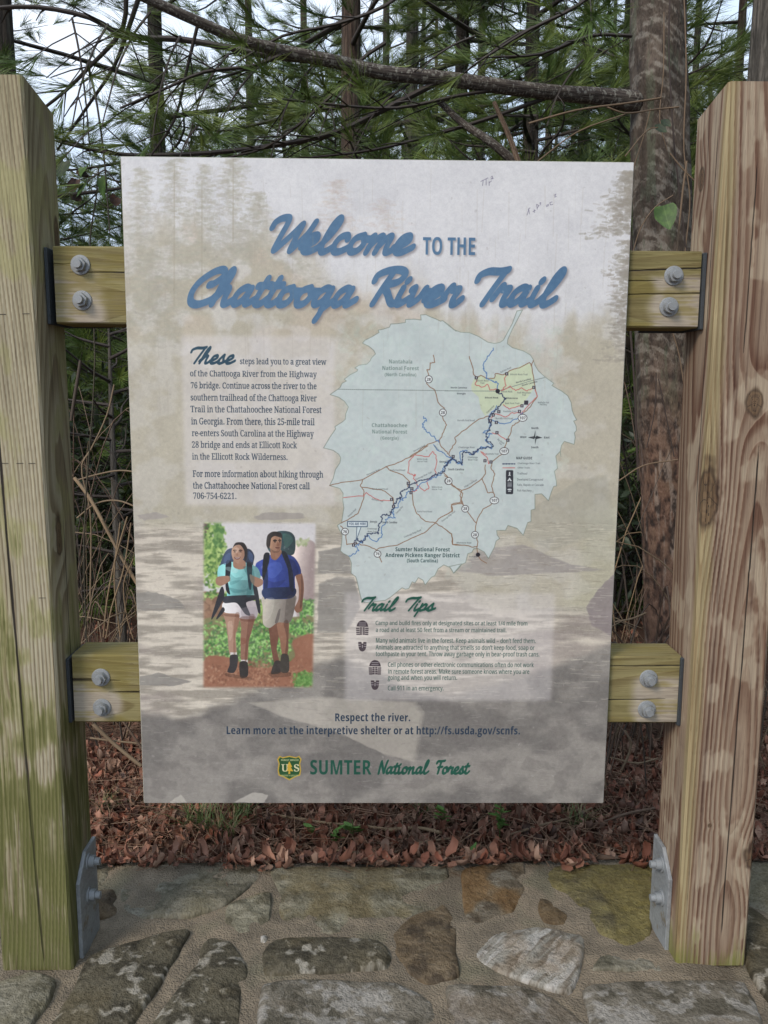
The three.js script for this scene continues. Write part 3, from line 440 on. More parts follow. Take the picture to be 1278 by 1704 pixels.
// --- brush script, drawn stroke by stroke with a slanted oval nib
const SCRIPT = {
  W: [1.55, [[-0.02, 1.42], [0.02, 1.72], [0.22, 1.95], [0.46, 1.95], [0.5, 1.6], [0.44, 0.8], [0.42, 0.1], [0.62, 0.45], [0.9, 1.1], [1.1, 1.6], [1.06, 0.9], [1.04, 0.1], [1.2, 0.4], [1.45, 1.1], [1.56, 1.75]]],
  e: [0.74, [[0.02, 0.3], [0.3, 0.45], [0.5, 0.72], [0.42, 0.98], [0.2, 0.86], [0.1, 0.42], [0.2, 0.06], [0.44, 0.04], [0.76, 0.34]]],
  l: [0.56, [[0.02, 0.3], [0.3, 1.0], [0.44, 1.75], [0.34, 1.98], [0.2, 1.5], [0.13, 0.5], [0.2, 0.06], [0.36, 0.04], [0.6, 0.34]]],
  c: [0.7, [[0.52, 0.78], [0.42, 0.98], [0.2, 0.86], [0.1, 0.42], [0.2, 0.06], [0.42, 0.04], [0.74, 0.34]]],
  o: [0.78, [[0.42, 0.98], [0.18, 0.82], [0.1, 0.4], [0.22, 0.04], [0.46, 0.12], [0.58, 0.55], [0.44, 0.98], [0.56, 0.8], [0.82, 0.78]]],
  m: [1.2, [[0.06, 0.8], [0.16, 0.94], [0.16, 0.5], [0.12, 0.02]], [[0.13, 0.3], [0.36, 0.88], [0.5, 0.9], [0.5, 0.5], [0.46, 0.02]], [[0.47, 0.3], [0.7, 0.88], [0.84, 0.9], [0.82, 0.4], [0.86, 0.06], [1.0, 0.06], [1.22, 0.34]]],
  n: [0.9, [[0.06, 0.8], [0.16, 0.94], [0.16, 0.5], [0.12, 0.02]], [[0.13, 0.3], [0.38, 0.88], [0.54, 0.9], [0.52, 0.4], [0.56, 0.06], [0.7, 0.06], [0.92, 0.34]]],
  C: [1.12, [[0.7, 1.12], [0.86, 1.2], [1.12, 1.62], [1.0, 1.98], [0.66, 1.84], [0.28, 1.3], [0.14, 0.7], [0.24, 0.16], [0.52, -0.02], [0.86, 0.14], [1.16, 0.44]]],
  h: [0.88, [[0.02, 0.3], [0.3, 1.0], [0.42, 1.75], [0.34, 1.95], [0.2, 1.3], [0.1, 0.02]], [[0.12, 0.3], [0.36, 0.86], [0.52, 0.88], [0.5, 0.4], [0.54, 0.06], [0.68, 0.06], [0.9, 0.34]]],
  a: [0.9, [[0.58, 0.86], [0.38, 0.98], [0.17, 0.74], [0.1, 0.3], [0.22, 0.03], [0.44, 0.28], [0.6, 0.92], [0.56, 0.36], [0.64, 0.05], [0.92, 0.34]]],
  t: [0.52, [[0.28, 1.5], [0.18, 0.7], [0.15, 0.2], [0.25, 0.03], [0.4, 0.08], [0.56, 0.34]], [[0.02, 1.08], [0.5, 1.14]]],
  g: [0.88, [[0.58, 0.86], [0.38, 0.98], [0.17, 0.74], [0.1, 0.3], [0.22, 0.05], [0.44, 0.28], [0.6, 0.92], [0.56, 0.2], [0.52, -0.5], [0.46, -0.86]], [[0.52, -0.25], [0.7, 0.05], [0.9, 0.34]]],
  i: [0.46, [[0.12, 0.92], [0.1, 0.35], [0.16, 0.05], [0.28, 0.05], [0.5, 0.34]], [[0.17, 1.34], [0.2, 1.4]]],
  v: [0.76, [[0.06, 0.86], [0.16, 0.92], [0.18, 0.4], [0.24, 0.04], [0.46, 0.36], [0.56, 0.9], [0.6, 0.74], [0.8, 0.72]]],
  r: [0.68, [[0.0, 0.34], [0.16, 1.04], [0.26, 0.86], [0.48, 0.88], [0.42, 0.4], [0.46, 0.06], [0.58, 0.06], [0.74, 0.34]]],
  s: [0.62, [[0.0, 0.3], [0.28, 1.04], [0.34, 0.64], [0.42, 0.24], [0.26, 0.0], [0.06, 0.12]], [[0.36, 0.06], [0.66, 0.34]]],
  p: [0.8, [[0.12, 1.0], [0.1, 0.2], [0.04, -0.85]], [[0.12, 0.4], [0.34, 0.92], [0.54, 0.8], [0.48, 0.2], [0.26, 0.0], [0.14, 0.16]], [[0.44, 0.1], [0.84, 0.34]]],
  R: [1.22, [[0.58, 1.8], [0.44, 0.9], [0.34, 0.02]], [[0.02, 1.36], [0.06, 1.68], [0.4, 1.94], [0.84, 1.96], [1.06, 1.7], [0.92, 1.3], [0.5, 1.04], [0.72, 0.62], [0.98, 0.12], [1.14, 0.05], [1.26, 0.2]]],
  T: [1.02, [[0.0, 1.38], [0.02, 1.66], [0.3, 1.88], [0.7, 1.88], [1.02, 1.98]], [[0.94, 1.9], [0.76, 0.9], [0.62, 0.02]]],
  N: [1.0, [[0.16, 0.02], [0.2, 1.0], [0.28, 1.9]], [[0.28, 1.84], [0.5, 0.9], [0.7, 0.1]], [[0.72, 0.1], [0.78, 1.0], [0.92, 1.96]]],
  F: [0.86, [[0.06, 1.56], [0.14, 1.86], [0.5, 1.86], [0.92, 1.96]], [[0.54, 1.86], [0.42, 0.9], [0.34, 0.02]], [[0.26, 0.98], [0.74, 1.04]]],
};
function spline(p, n = 14) { const out = []; for (let i = 0; i < p.length - 1; i++) { const a = p[Math.max(0, i - 1)], b = p[i], c = p[i + 1], d = p[Math.min(p.length - 1, i + 2)]; for (let k = 0; k < n; k++) { const t = k / n, f = (m) => 0.5 * (2 * b[m] + (c[m] - a[m]) * t + (2 * a[m] - 5 * b[m] + 4 * c[m] - d[m]) * t * t + (3 * b[m] - a[m] - 3 * c[m] + d[m]) * t * t * t); out.push([f(0), f(1)]); } } out.push(p[p.length - 1]); return out; }
// x0..x1: extent in the photograph, yb baseline, cap: capital height in photo pixels
function script(text, x0, x1, yb, cap, color, nib, o = {}) {
  const A = onSign(x0, yb), B = onSign(x1, yb), H = A[1] - onSign(x0, yb - cap)[1], xh = H / (o.capU ?? 2.0), sl = o.slant ?? 0.3, strokes = [];
  let pen = 0; for (const ch of text) { if (ch === ' ') { pen += 0.45; continue; } const [adv, ...ss] = SCRIPT[ch]; for (const s of ss) strokes.push(spline(s).map(([x, y]) => [pen + x + y * sl, y])); pen += adv * (o.track ?? 0.9); }
  let lo = 1e9, hi = -1e9; for (const s of strokes) for (const [x] of s) { lo = Math.min(lo, x); hi = Math.max(hi, x); }
  const sx = (B[0] - A[0]) / (hi - lo), N = nib * xh;
  const draw = (dx, dy, col) => { cx.fillStyle = col; cx.beginPath(); for (const s of strokes) for (let i = 0; i < s.length - 1; i++) { const m = Math.max(2, Math.ceil(Math.hypot((s[i + 1][0] - s[i][0]) * sx, (s[i + 1][1] - s[i][1]) * xh) / 1.5)); for (let k = 0; k < m; k++) { const t = k / m, X = A[0] + (lerp(s[i][0], s[i + 1][0], t) - lo) * sx + dx, Y = A[1] - lerp(s[i][1], s[i + 1][1], t) * xh + dy; cx.moveTo(X + N * 0.62 * Math.cos(0.95), Y - N * 0.62 * Math.sin(0.95)); cx.ellipse(X, Y, N * 0.62, N * 0.36, -0.95, 0, 2 * Math.PI); } } cx.fill(); };
  if (o.shadow) { cx.save(); cx.filter = 'blur(3px)'; draw(o.shadow, o.shadow, 'rgba(96,88,92,0.55)'); cx.restore(); }
  draw(0, 0, color);
}
const WID = {};
function text(str, x0, x1, yb, cap, color, font = 'sans-serif', bold = false, rot = 0) {
  const A = onSign(x0, yb), B = onSign(x1, yb), H = A[1] - onSign(x0, yb - cap)[1], size = H / 0.714;
  cx.save(); cx.translate(A[0], A[1]); if (rot) cx.rotate(rot); cx.font = (bold ? 'bold ' : '') + '100px ' + font; const w = cx.measureText(str).width; cx.scale((B[0] - A[0]) / w, size / 100); cx.fillStyle = color; cx.fillText(str, 0, 0); cx.restore();
}
const BLUE = '#52789a', INK = '#22364c', GREEN = '#195444', GREY = '#7f948e';
script('Welcome', 454, 687, 418.5, 57, BLUE, 0.42, { shadow: 5 });
cx.save(); cx.shadowColor = 'rgba(96,88,92,0.5)'; cx.shadowBlur = 5; cx.shadowOffsetX = cx.shadowOffsetY = 4; text('TO THE', 703, 792, 423.5, 29, BLUE, 'sans-serif', true); cx.restore();
script('Chattooga', 317, 592, 506, 58, BLUE, 0.43, { shadow: 5 });
script('River', 620, 768, 506, 58, BLUE, 0.43, { shadow: 5 });
script('Trail', 794, 936, 506, 58, BLUE, 0.43, { shadow: 5 });
script('These', 319, 391, 604.5, 27, '#24475a', 0.34, {});
[['steps lead you to a great view', 399, 543, 606], ['of the Chattooga River from the Highway', 316, 527, 626], ['76 bridge. Continue across the river to the', 317, 527, 646], ['southern trailhead of the Chattooga River', 317, 527, 666.5], ['Trail in the Chattahoochee National Forest', 317, 535, 686], ['in Georgia. From there, this 25-mile trail', 318, 523.5, 706], ['re-enters South Carolina at the Highway', 319, 522, 725.5], ['28 bridge and ends at Ellicott Rock', 319, 494, 745], ['in the Ellicott Rock Wilderness.', 319.5, 479, 764.5], ['For more information about hiking through', 320.5, 538, 793.5], ['the Chattahoochee National Forest call', 321, 515.5, 813], ['706-754-6221.', 321, 394, 830]]
  .forEach(([s, a, b, y]) => { text(s, a, b, y, 10.2, INK, 'serif'); cx.globalAlpha = 0.7; text(s, a + 0.3, b + 0.3, y, 10.2, INK, 'serif'); text(s, a, b, y + 0.15, 10.2, INK, 'serif'); cx.globalAlpha = 1; });

// --- leaf-shaped map
const zm = (ox, oy, s) => (a) => a.map(([x, y]) => [ox + x / s, oy + y / s]);
const z4 = zm(530, 510, 5.325), z5 = zm(740, 510, 5.325), z6 = zm(530, 740, 5.325), z7 = zm(740, 740, 5.325);
const leafOutline = [
  ...z5([[640, 40], [600, 150], [520, 298], [490, 318], [440, 328], [380, 315], [300, 265], [220, 232], [140, 228], [80, 205], [0, 140]]),
  ...z4([[1220, 220], [1150, 160], [1100, 125], [1080, 130], [1040, 110], [1000, 95], [950, 72], [905, 75], [910, 120], [850, 112], [772, 115], [770, 142], [700, 152], [640, 155], [630, 182], [570, 202], [528, 210], [537, 230], [470, 270], [410, 300], [390, 325], [450, 355], [490, 390], [505, 420], [470, 455], [455, 485], [430, 510], [360, 520], [322, 545], [348, 560], [340, 575], [280, 605], [228, 645], [248, 660], [210, 680], [190, 720], [140, 755], [103, 780], [180, 805], [230, 840], [265, 890], [242, 950], [237, 1000], [215, 1020], [145, 1065], [152, 1085], [135, 1110], [100, 1160], [45, 1253]]),
  ...z6([[130, 50], [180, 85], [197, 115], [190, 160], [150, 220], [130, 300], [98, 362], [190, 388], [218, 430], [215, 490], [225, 560], [212, 640], [205, 690], [168, 715], [180, 745], [210, 800], [205, 880], [195, 940], [215, 960], [270, 990], [292, 1050], [290, 1140], [330, 1170], [345, 1220], [360, 1290], [380, 1370]]), [606, 1003],
  ...z6([[590, 1380], [640, 1350], [700, 1300], [740, 1268], [770, 1280], [800, 1275], [830, 1215], [855, 1225], [885, 1178], [925, 1200], [945, 1242], [1000, 1175], [1030, 1160], [1060, 1100], [1110, 1065], [1170, 1090], [1197, 1138], [1270, 1055]]),
  ...z7([[40, 1080], [80, 1140], [130, 1090], [150, 1060], [185, 1045], [205, 965], [240, 955], [260, 918], [290, 918], [350, 950], [388, 1008], [440, 910], [455, 855], [487, 830], [465, 800], [460, 760], [540, 758], [560, 715], [640, 740], [696, 803], [735, 690], [765, 680], [765, 580], [800, 570], [800, 440], [860, 435], [920, 497], [945, 420], [965, 370], [992, 365], [990, 330], [972, 235], [1000, 210], [985, 100], [1022, 60]]),
  ...z5([[1030, 1331], [1025, 1280], [1035, 1230], [1060, 1195], [1147, 1222], [1157, 1160], [1150, 1120], [1167, 1100], [1165, 1060], [1143, 1015], [1170, 1005], [1145, 960], [1130, 920], [1120, 850], [1090, 790], [1030, 745], [1000, 730], [950, 700], [967, 680], [890, 625], [830, 570], [800, 520], [785, 470], [760, 430], [700, 395], [600, 365], [555, 330], [560, 290], [600, 200], [690, 30]]),
];
poly(leafOutline, 'rgba(200,212,211,0.93)', 'rgba(120,134,120,0.75)', 2.2);
for (let i = 0; i < 900; i++) { const x = 560 + rs() * 380, y = 540 + rs() * 420, [X, Y] = onSign(x, y); cx.fillStyle = rs() < 0.5 ? 'rgba(215,226,220,0.12)' : 'rgba(186,200,192,0.10)'; if (x - 560 > (y - 830) * 1.2 && x + y < 1720) { cx.beginPath(); cx.ellipse(X, Y, 6 + rs() * 22, 4 + rs() * 12, rs() * 3, 0, 7); cx.fill(); } }
poly(z5([[260, 640], [320, 610], [360, 635], [440, 630], [460, 600], [520, 610], [600, 560], [740, 500], [765, 520], [790, 640], [795, 720], [740, 800], [680, 880], [600, 900], [520, 880], [440, 900], [360, 970], [320, 910], [300, 800], [240, 750], [235, 700]]), 'rgba(208,220,172,0.6)');
const wig = (pts, amp, n = 4) => { const o = []; for (let i = 0; i < pts.length - 1; i++) for (let k = 0; k < n; k++) { const t = k / n, j = k ? amp : 0; o.push([lerp(pts[i][0], pts[i + 1][0], t) + (rs() - 0.5) * j, lerp(pts[i][1], pts[i + 1][1], t) + (rs() - 0.5) * j]); } o.push(pts[pts.length - 1]); return o; };
const road = (p, a = 1.4) => poly(wig(p, a), null, '#8e6f57', 2.6, false), red = (p, a = 2) => poly(wig(p, a), null, '#c46a66', 2.4, false), riv = (p, a = 2.6) => poly(wig(p, a * 1.6, 6), null, '#5c84b4', 2.8, false), trail = (p, a = 1.6) => { cx.setLineDash([5, 4]); poly(wig(p, Math.max(a, a && 4.5), 6), null, '#35425f', 3.6, false); cx.setLineDash([]); };
cx.setLineDash([4, 2]); poly(z4([[175, 733], [440, 738], [700, 740], [1100, 745], [1278, 748]]), null, '#7c8884', 2, false); poly(z5([[0, 748], [230, 748], [470, 750]]), null, '#7c8884', 2, false); poly(z5([[470, 750], [600, 710], [760, 660], [885, 630]]), null, '#7c8884', 2, false); cx.setLineDash([]);
road(z4([[1018, 432], [1030, 495], [990, 500], [985, 560], [960, 560], [975, 600], [978, 650], [958, 680], [985, 712], [1030, 742], [1060, 850], [1115, 900], [1100, 940], [1105, 1000], [1135, 1050], [1110, 1110], [1070, 1190]]));
road(z4([[1070, 1190], [970, 1220], [900, 1270], [810, 1331]])); road(z6([[970, 10], [850, 90], [700, 160], [600, 195], [390, 310], [200, 335], [100, 362]]));
road(z4([[1070, 1190], [1080, 1230], [1140, 1290], [1170, 1331]])); road(z5([[390, 970], [300, 1000], [220, 1060], [90, 1160], [100, 1200], [50, 1270], [40, 1300]]));
road(z5([[218, 443], [245, 530], [255, 600], [285, 630]])); road(z5([[285, 630], [320, 610], [365, 635], [440, 635], [450, 595], [520, 605], [600, 560], [660, 545], [750, 497], [770, 520], [790, 640], [800, 700], [820, 800], [760, 890], [690, 950], [660, 1020], [600, 1055], [590, 1100], [560, 1180], [530, 1260]])); road(z5([[785, 480], [765, 525]]));
road(z7([[530, 20], [500, 90], [420, 150], [410, 210], [445, 260], [415, 370], [440, 440], [440, 500], [400, 540], [340, 570], [300, 640], [280, 700], [270, 800], [295, 860], [285, 910], [295, 980], [320, 1020], [372, 1050]])); road(z7([[0, 275], [40, 300], [70, 360], [150, 405], [135, 450], [160, 520], [180, 570], [235, 640], [280, 695]])); road(z7([[150, 405], [230, 375], [330, 300], [360, 260], [360, 180]])); road(z7([[330, 300], [380, 425], [430, 425]])); road(z7([[150, 505], [60, 530], [70, 590], [0, 625]])); road(z7([[0, 745], [60, 790], [70, 885], [180, 890], [240, 908], [290, 900]]));
road(z6([[1278, 520], [1180, 535], [1180, 590], [1060, 660], [1030, 700], [940, 780], [820, 830], [700, 890], [540, 915], [515, 935], [560, 1040]])); road(z6([[830, 430], [840, 530], [870, 610], [950, 680], [1030, 690], [1110, 740], [1180, 790], [1190, 885], [1278, 890]])); road(z6([[515, 935], [430, 895], [330, 875], [250, 885], [240, 760], [195, 720]])); road(z6([[200, 695], [300, 640], [350, 610], [400, 480], [400, 400], [370, 365], [390, 315]])); road(z6([[390, 378], [560, 400], [610, 430], [660, 470], [665, 550]])); road(z6([[595, 195], [640, 230], [750, 270], [810, 330], [790, 370]])); road(z6([[1110, 250], [1150, 290], [1170, 350], [1278, 430], [1260, 500], [1278, 530]]));
red(z6([[220, 470], [400, 455], [425, 425], [480, 465], [560, 495], [650, 495]])); red(z6([[850, 90], [980, 105], [1010, 60], [1040, 90], [1050, 150], [1030, 220], [1040, 260]])); red(z6([[850, 90], [800, 150], [790, 250], [840, 270], [860, 265], [840, 300], [870, 340]])); red(z6([[870, 350], [900, 380], [940, 410], [980, 380], [960, 320], [1030, 270]])); red(z6([[820, 420], [870, 405], [880, 360]]));
red(z5([[285, 650], [270, 690], [330, 715], [380, 690], [400, 740], [460, 730]])); red(z5([[550, 600], [530, 640], [545, 700], [500, 745], [580, 705], [630, 745], [680, 720], [730, 750], [790, 715]])); red(z5([[800, 740], [820, 800], [730, 890], [680, 950], [600, 940], [540, 980], [450, 950], [410, 990]])); red(z5([[520, 870], [570, 910], [680, 880]])); red(z5([[420, 1120], [470, 1130], [510, 1160], [555, 1185]], 3)); red(z5([[330, 1290], [370, 1310]])); red(z7([[320, 60], [380, 120], [390, 170], [415, 150]], 3));
riv(z5([[430, 368], [375, 460], [340, 520], [365, 590], [365, 635], [430, 660], [470, 680], [470, 745]])); riv(z5([[410, 1010], [530, 1040], [660, 980], [690, 940]])); riv(z4([[930, 975], [955, 1010], [920, 1040], [935, 1085], [990, 1130], [1040, 1180], [1070, 1200]])); riv(z6([[1020, 0], [1100, 70], [1190, 130], [1278, 180]])); riv(z7([[0, 165], [70, 130], [150, 180], [140, 60], [180, 50], [240, 90], [300, 50], [330, 20], [420, 30]], 5)); riv(z5([[460, 880], [390, 980], [410, 1060], [340, 1120], [420, 1130], [360, 1180], [420, 1240], [310, 1260]], 8));
riv(z6([[1190, 130], [1110, 200], [1080, 270], [1020, 290], [980, 310], [900, 350], [860, 400], [800, 415]], 5)); riv(z6([[800, 410], [760, 470], [720, 500], [690, 560], [650, 600], [680, 650], [620, 640], [560, 730], [565, 800], [515, 860], [430, 800], [380, 870], [330, 900], [360, 940], [270, 985]], 4));
trail(z5([[470, 748], [515, 800], [540, 820], [500, 860], [450, 920], [390, 990], [415, 1050], [380, 1110], [370, 1180], [430, 1240], [300, 1265], [240, 1310]])); trail(z7([[300, 40], [240, 90], [170, 60], [150, 175], [70, 125], [0, 190]])); trail(z6([[1190, 110], [1120, 190], [1100, 250], [1030, 270], [870, 330], [820, 355], [790, 390], [730, 415], [730, 470], [690, 500], [660, 570], [630, 630], [570, 620], [530, 720], [530, 790], [430, 790], [390, 875], [350, 830], [320, 850]]));
const dotT = (pts) => pts.forEach(([x, y]) => { const [X, Y] = onSign(x, y); cx.fillStyle = '#3a3440'; cx.fillRect(X - 4.8, Y - 4.8, 9.6, 9.6); cx.fillStyle = '#cfd4d4'; cx.fillRect(X - 1.2, Y - 2.8, 2.4, 5.6); });
dotT(z5([[280, 632], [550, 597], [790, 717], [685, 880], [662, 930], [480, 932], [430, 962], [405, 1012], [458, 1028], [463, 1118], [560, 1185]])); dotT(z6([[1193, 105], [795, 342], [828, 390], [820, 425], [648, 485], [665, 548], [325, 872], [310, 890]])); dotT(z7([[357, 142], [410, 153]])); { const [X, Y] = onSign(...z5([[722, 852]])[0]); cx.fillStyle = '#33303a'; cx.fillRect(X - 6.5, Y - 6.5, 13, 13); }
for (const [p, r] of [[z5([[470, 750]])[0], 7], [z7([[295, 975]])[0], 7]]) { const [X, Y] = onSign(...p); cx.fillStyle = '#26242c'; cx.beginPath(); cx.arc(X, Y, r, 0, 7); cx.fill(); }
const shield = (p, s) => { const [X, Y] = onSign(...p); cx.fillStyle = '#e4ebe9'; cx.strokeStyle = '#4a4448'; cx.lineWidth = 2; cx.beginPath(); cx.ellipse(X, Y, s.length > 2 ? 14 : 11, 11, 0, 0, 7); cx.fill(); cx.stroke(); cx.fillStyle = '#3a363c'; cx.font = 'bold 12px sans-serif'; cx.textAlign = 'center'; cx.fillText(s, X, Y + 4.5); cx.textAlign = 'left'; };
shield(z4([[977, 645]])[0], '28'); shield(z4([[1102, 940]])[0], '28'); shield(z6([[1150, 322]])[0], '28'); shield(z7([[35, 322]])[0], '28'); shield(z7([[182, 568]])[0], '28'); shield(z7([[268, 798]])[0], '28'); shield(z5([[690, 987]])[0], '107'); shield(z7([[527, 57]])[0], '107'); shield(z7([[440, 494]])[0], '107'); shield(z6([[235, 770]])[0], '76'); shield(z6([[523, 968]])[0], '76');
const mt = (s, z, x0, x1, yb, cap, col = '#3c4448', bold = false, rot = 0) => { const [[a, y], [b]] = z([[x0, yb], [x1, yb]]); text(s, a, b, y, cap / 5.325, col, 'sans-serif', bold, rot); };
mt('Nantahala', z4, 622, 833, 503, 33, GREY, true); mt('National Forest', z4, 562, 890, 562, 33, GREY, true); mt('(North Carolina)', z4, 585, 868, 618, 30, GREY, true); mt('Chattahoochee', z4, 470, 788, 1068, 33, GREY, true); mt('National Forest', z4, 472, 786, 1125, 33, GREY, true); mt('(Georgia)', z4, 548, 710, 1180, 30, GREY, true);
mt('North Carolina', z5, 52, 196, 726, 15, '#333a3e', true); mt('Georgia', z5, 108, 186, 778, 15, '#333a3e', true); mt('Ellicott Rock', z5, 355, 475, 815, 15, '#333a3e', true); mt('Wilderness', z5, 540, 648, 820, 15, '#333a3e', true); mt('North Carolina', z5, 632, 770, 682, 14, '#333a3e', true, -0.26); mt('South Carolina', z5, 685, 826, 706, 14, '#333a3e', true, -0.26);
mt('Ellicott Rock Trail', z5, 580, 735, 610, 14); mt('Ellicott Rock', z5, 278, 388, 665, 14); mt('Trail', z5, 315, 352, 685, 14); mt('Ellicott Rock', z5, 500, 600, 760, 14); mt('Fork Mountain', z5, 642, 765, 772, 14); mt('Trail', z5, 685, 720, 792, 14); mt('East Fork Trail', z5, 535, 662, 866, 15); mt('Foothills Trail', z5, 518, 636, 936, 15); mt('Burrells Ford Road', z5, 450, 605, 1000, 14); mt('Burrells Ford Road', z5, 112, 266, 1017, 14); mt('Bull Pen Road', z5, 497, 600, 590, 14, '#3c4448', false, -0.45); mt('Walhalla Fish', z5, 825, 925, 857, 14); mt('Hatchery', z5, 842, 906, 877, 14); mt('Chattooga River', z5, 375, 470, 950, 14, '#3c4448', false, -0.8); mt('Chattooga River', z5, 122, 268, 1256, 15); mt('Foothills Trail', z5, 365, 478, 1312, 15); mt('Big Bend', z5, 465, 535, 1180, 14, '#3c4448', false, 0.6); mt('Trail', z5, 478, 508, 1212, 14, '#3c4448', false, 0.6);
mt('North', z5, 767, 832, 1086, 18, '#2e3438', true); mt('South', z5, 765, 832, 1255, 18, '#2e3438', true); mt('West', z5, 667, 725, 1165, 18, '#2e3438', true); mt('East', z5, 878, 930, 1168, 18, '#2e3438', true);
poly(z5([[803, 1097], [813, 1145], [865, 1163], [813, 1175], [801, 1225], [793, 1175], [738, 1161], [792, 1148]]), '#34383c'); poly(z5([[803, 1097], [803, 1161], [813, 1147]]), '#c8d4d2'); poly(z5([[801, 1225], [803, 1161], [793, 1173]]), '#c8d4d2');
mt('Warwoman Road', z4, 845, 960, 1290, 14, '#3c4448', false, -0.5); mt('Warwoman Road', z6, 428, 555, 275, 14, '#3c4448', false, -0.42); mt('Earls Ford Road', z6, 635, 768, 232, 15); mt('Willis Knob', z6, 872, 966, 136, 14); mt('Horse Trail', z6, 875, 965, 156, 14); mt('Georgia', z6, 1070, 1145, 158, 16, '#333a3e', true); mt('West Fork', z6, 1022, 1080, 15, 14, '#3c4448', false, 0.75); mt('South Carolina', z6, 1150, 1290, 226, 16, '#333a3e', true); mt('Sandy Ford Road', z6, 475, 615, 398, 15); mt('Bartram Trail', z6, 470, 575, 488, 14, '#3c4448', false, 0.22); mt('Willis Knob', z6, 1003, 1098, 382, 14); mt('Horse Trail', z6, 1004, 1096, 402, 14); mt('Chattooga River Trail', z6, 858, 1020, 318, 14, '#3c4448', false, -0.45); mt('Chattooga River', z6, 692, 780, 615, 14, '#3c4448', false, -0.85); mt('Earls Ford Road', z6, 875, 1007, 599, 15); mt('Pinnacle Road', z6, 268, 366, 643, 14, '#3c4448', false, -0.8); mt('Georgia', z6, 455, 520, 691, 16, '#333a3e', true); mt('South Carolina', z6, 565, 698, 697, 16, '#333a3e', true); mt('Chattooga', z6, 432, 518, 752, 15); mt('River Trail', z6, 434, 518, 776, 15); mt('Chattooga Ridge Road', z6, 760, 925, 826, 14, '#3c4448', false, -0.42); mt('Chattooga Ridge Road', z6, 1096, 1245, 686, 14, '#3c4448', false, -0.68); mt('Chattooga', z7, 204, 293, 118, 15); mt('River Trail', z7, 206, 292, 140, 15); mt('Village Creek Road', z7, 176, 305, 383, 14, '#3c4448', false, -0.55); mt('Whetstone Road', z7, 104, 237, 875, 15); mt('Walhalla', z7, 214, 286, 999, 14);
mt('Sumter National Forest', z6, 680, 1165, 945, 34, '#2c4a4a', true); mt('Andrew Pickens Ranger District', z6, 592, 1252, 996, 34, '#2c4a4a', true); mt('(South Carolina)', z6, 782, 1058, 1042, 30, '#2c4a4a', true);
{ const [[ax, ay], [bx, by]] = [onSign(...z6([[258, 680]])[0]), onSign(...z6([[432, 726]])[0])]; poly(z6([[340, 726], [334, 850], [378, 726]]), 'rgba(214,228,230,0.9)', '#4c6076', 2); cx.fillStyle = '#dbe6e8'; cx.fillRect(ax, ay, bx - ax, by - ay); cx.strokeStyle = '#4c6076'; cx.lineWidth = 3; cx.strokeRect(ax, ay, bx - ax, by - ay); mt('YOU ARE HERE', z6, 270, 420, 712, 20, '#3c5068', true); }
mt('MAP GUIDE', z7, 632, 776, 130, 21, '#2e3438', true); mt('Chattooga River Trail', z7, 645, 846, 171, 16); mt('Other Trails', z7, 645, 755, 211, 16); mt('Trailhead', z7, 643, 732, 264, 17); mt('Developed Campground', z7, 640, 872, 317, 17); mt('Falls, Rapids or Cascade', z7, 640, 878, 365, 17); mt('Fish Hatchery', z7, 640, 770, 415, 17);
trail(z7([[515, 170], [622, 170]]), 0); red(z7([[515, 205], [622, 205]]), 0);
[258, 307, 356, 406].forEach((y, i) => { const [X, Y] = onSign(...z7([[575, y]])[0]), q = 11.5; cx.fillStyle = '#33343c'; cx.beginPath(); cx.roundRect(X - q, Y - q, 2 * q, 2 * q, 4); cx.fill(); cx.fillStyle = '#d5dcdc'; cx.beginPath(); if (i === 0) { cx.rect(X - 2, Y - 6, 4, 12); cx.rect(X - 4, Y + 4, 8, 2); } else if (i === 1) { cx.moveTo(X, Y - 6); cx.lineTo(X + 8, Y + 6); cx.lineTo(X + 2, Y + 6); cx.lineTo(X, Y + 1); cx.lineTo(X - 2, Y + 6); cx.lineTo(X - 8, Y + 6); } else if (i === 2) { for (const k of [-6, -2, 2, 6]) cx.rect(X - 7, Y + k - 0.8, 14, 1.6); } else { cx.ellipse(X, Y - 3, 7, 3, 0, 0, 7); cx.rect(X - 5, Y + 2, 10, 2); } cx.fill(); });

// --- trail tips
script('Trail', 603, 662, 1016, 22, GREEN, 0.34, { shadow: 2.5 }); script('Tips', 676, 724, 1016, 22, GREEN, 0.34, { shadow: 2.5 });
const TG = '#35564e';
[['Camp and build fires only at designated sites or at least 1/4 mile from', 624.5, 878, 1040], ['a road and at least 50 feet from a stream or maintained trail.', 625, 843, 1051.8], ['Many wild animals live in the forest. Keep animals wild – don’t feed them.', 625, 892, 1069.6], ['Animals are attracted to anything that smells so don’t keep food, soap or', 625, 889.5, 1081], ['toothpaste in your tent. Throw away garbage only in bear-proof trash cans.', 625, 898, 1092], ['Cell phones or other electronic communications often do not work', 645, 888, 1109.5], ['in remote forest areas. Make sure someone knows where you are', 645.5, 881, 1121], ['going and when you will return.', 645, 761, 1131.5], ['Call 911 in an emergency.', 645, 738.5, 1149]]
  .forEach(([s, a, b, y]) => { text(s, a, b, y, 7.4, TG); cx.globalAlpha = 0.6; text(s, a + 0.25, b + 0.25, y, 7.4, TG); cx.globalAlpha = 1; });
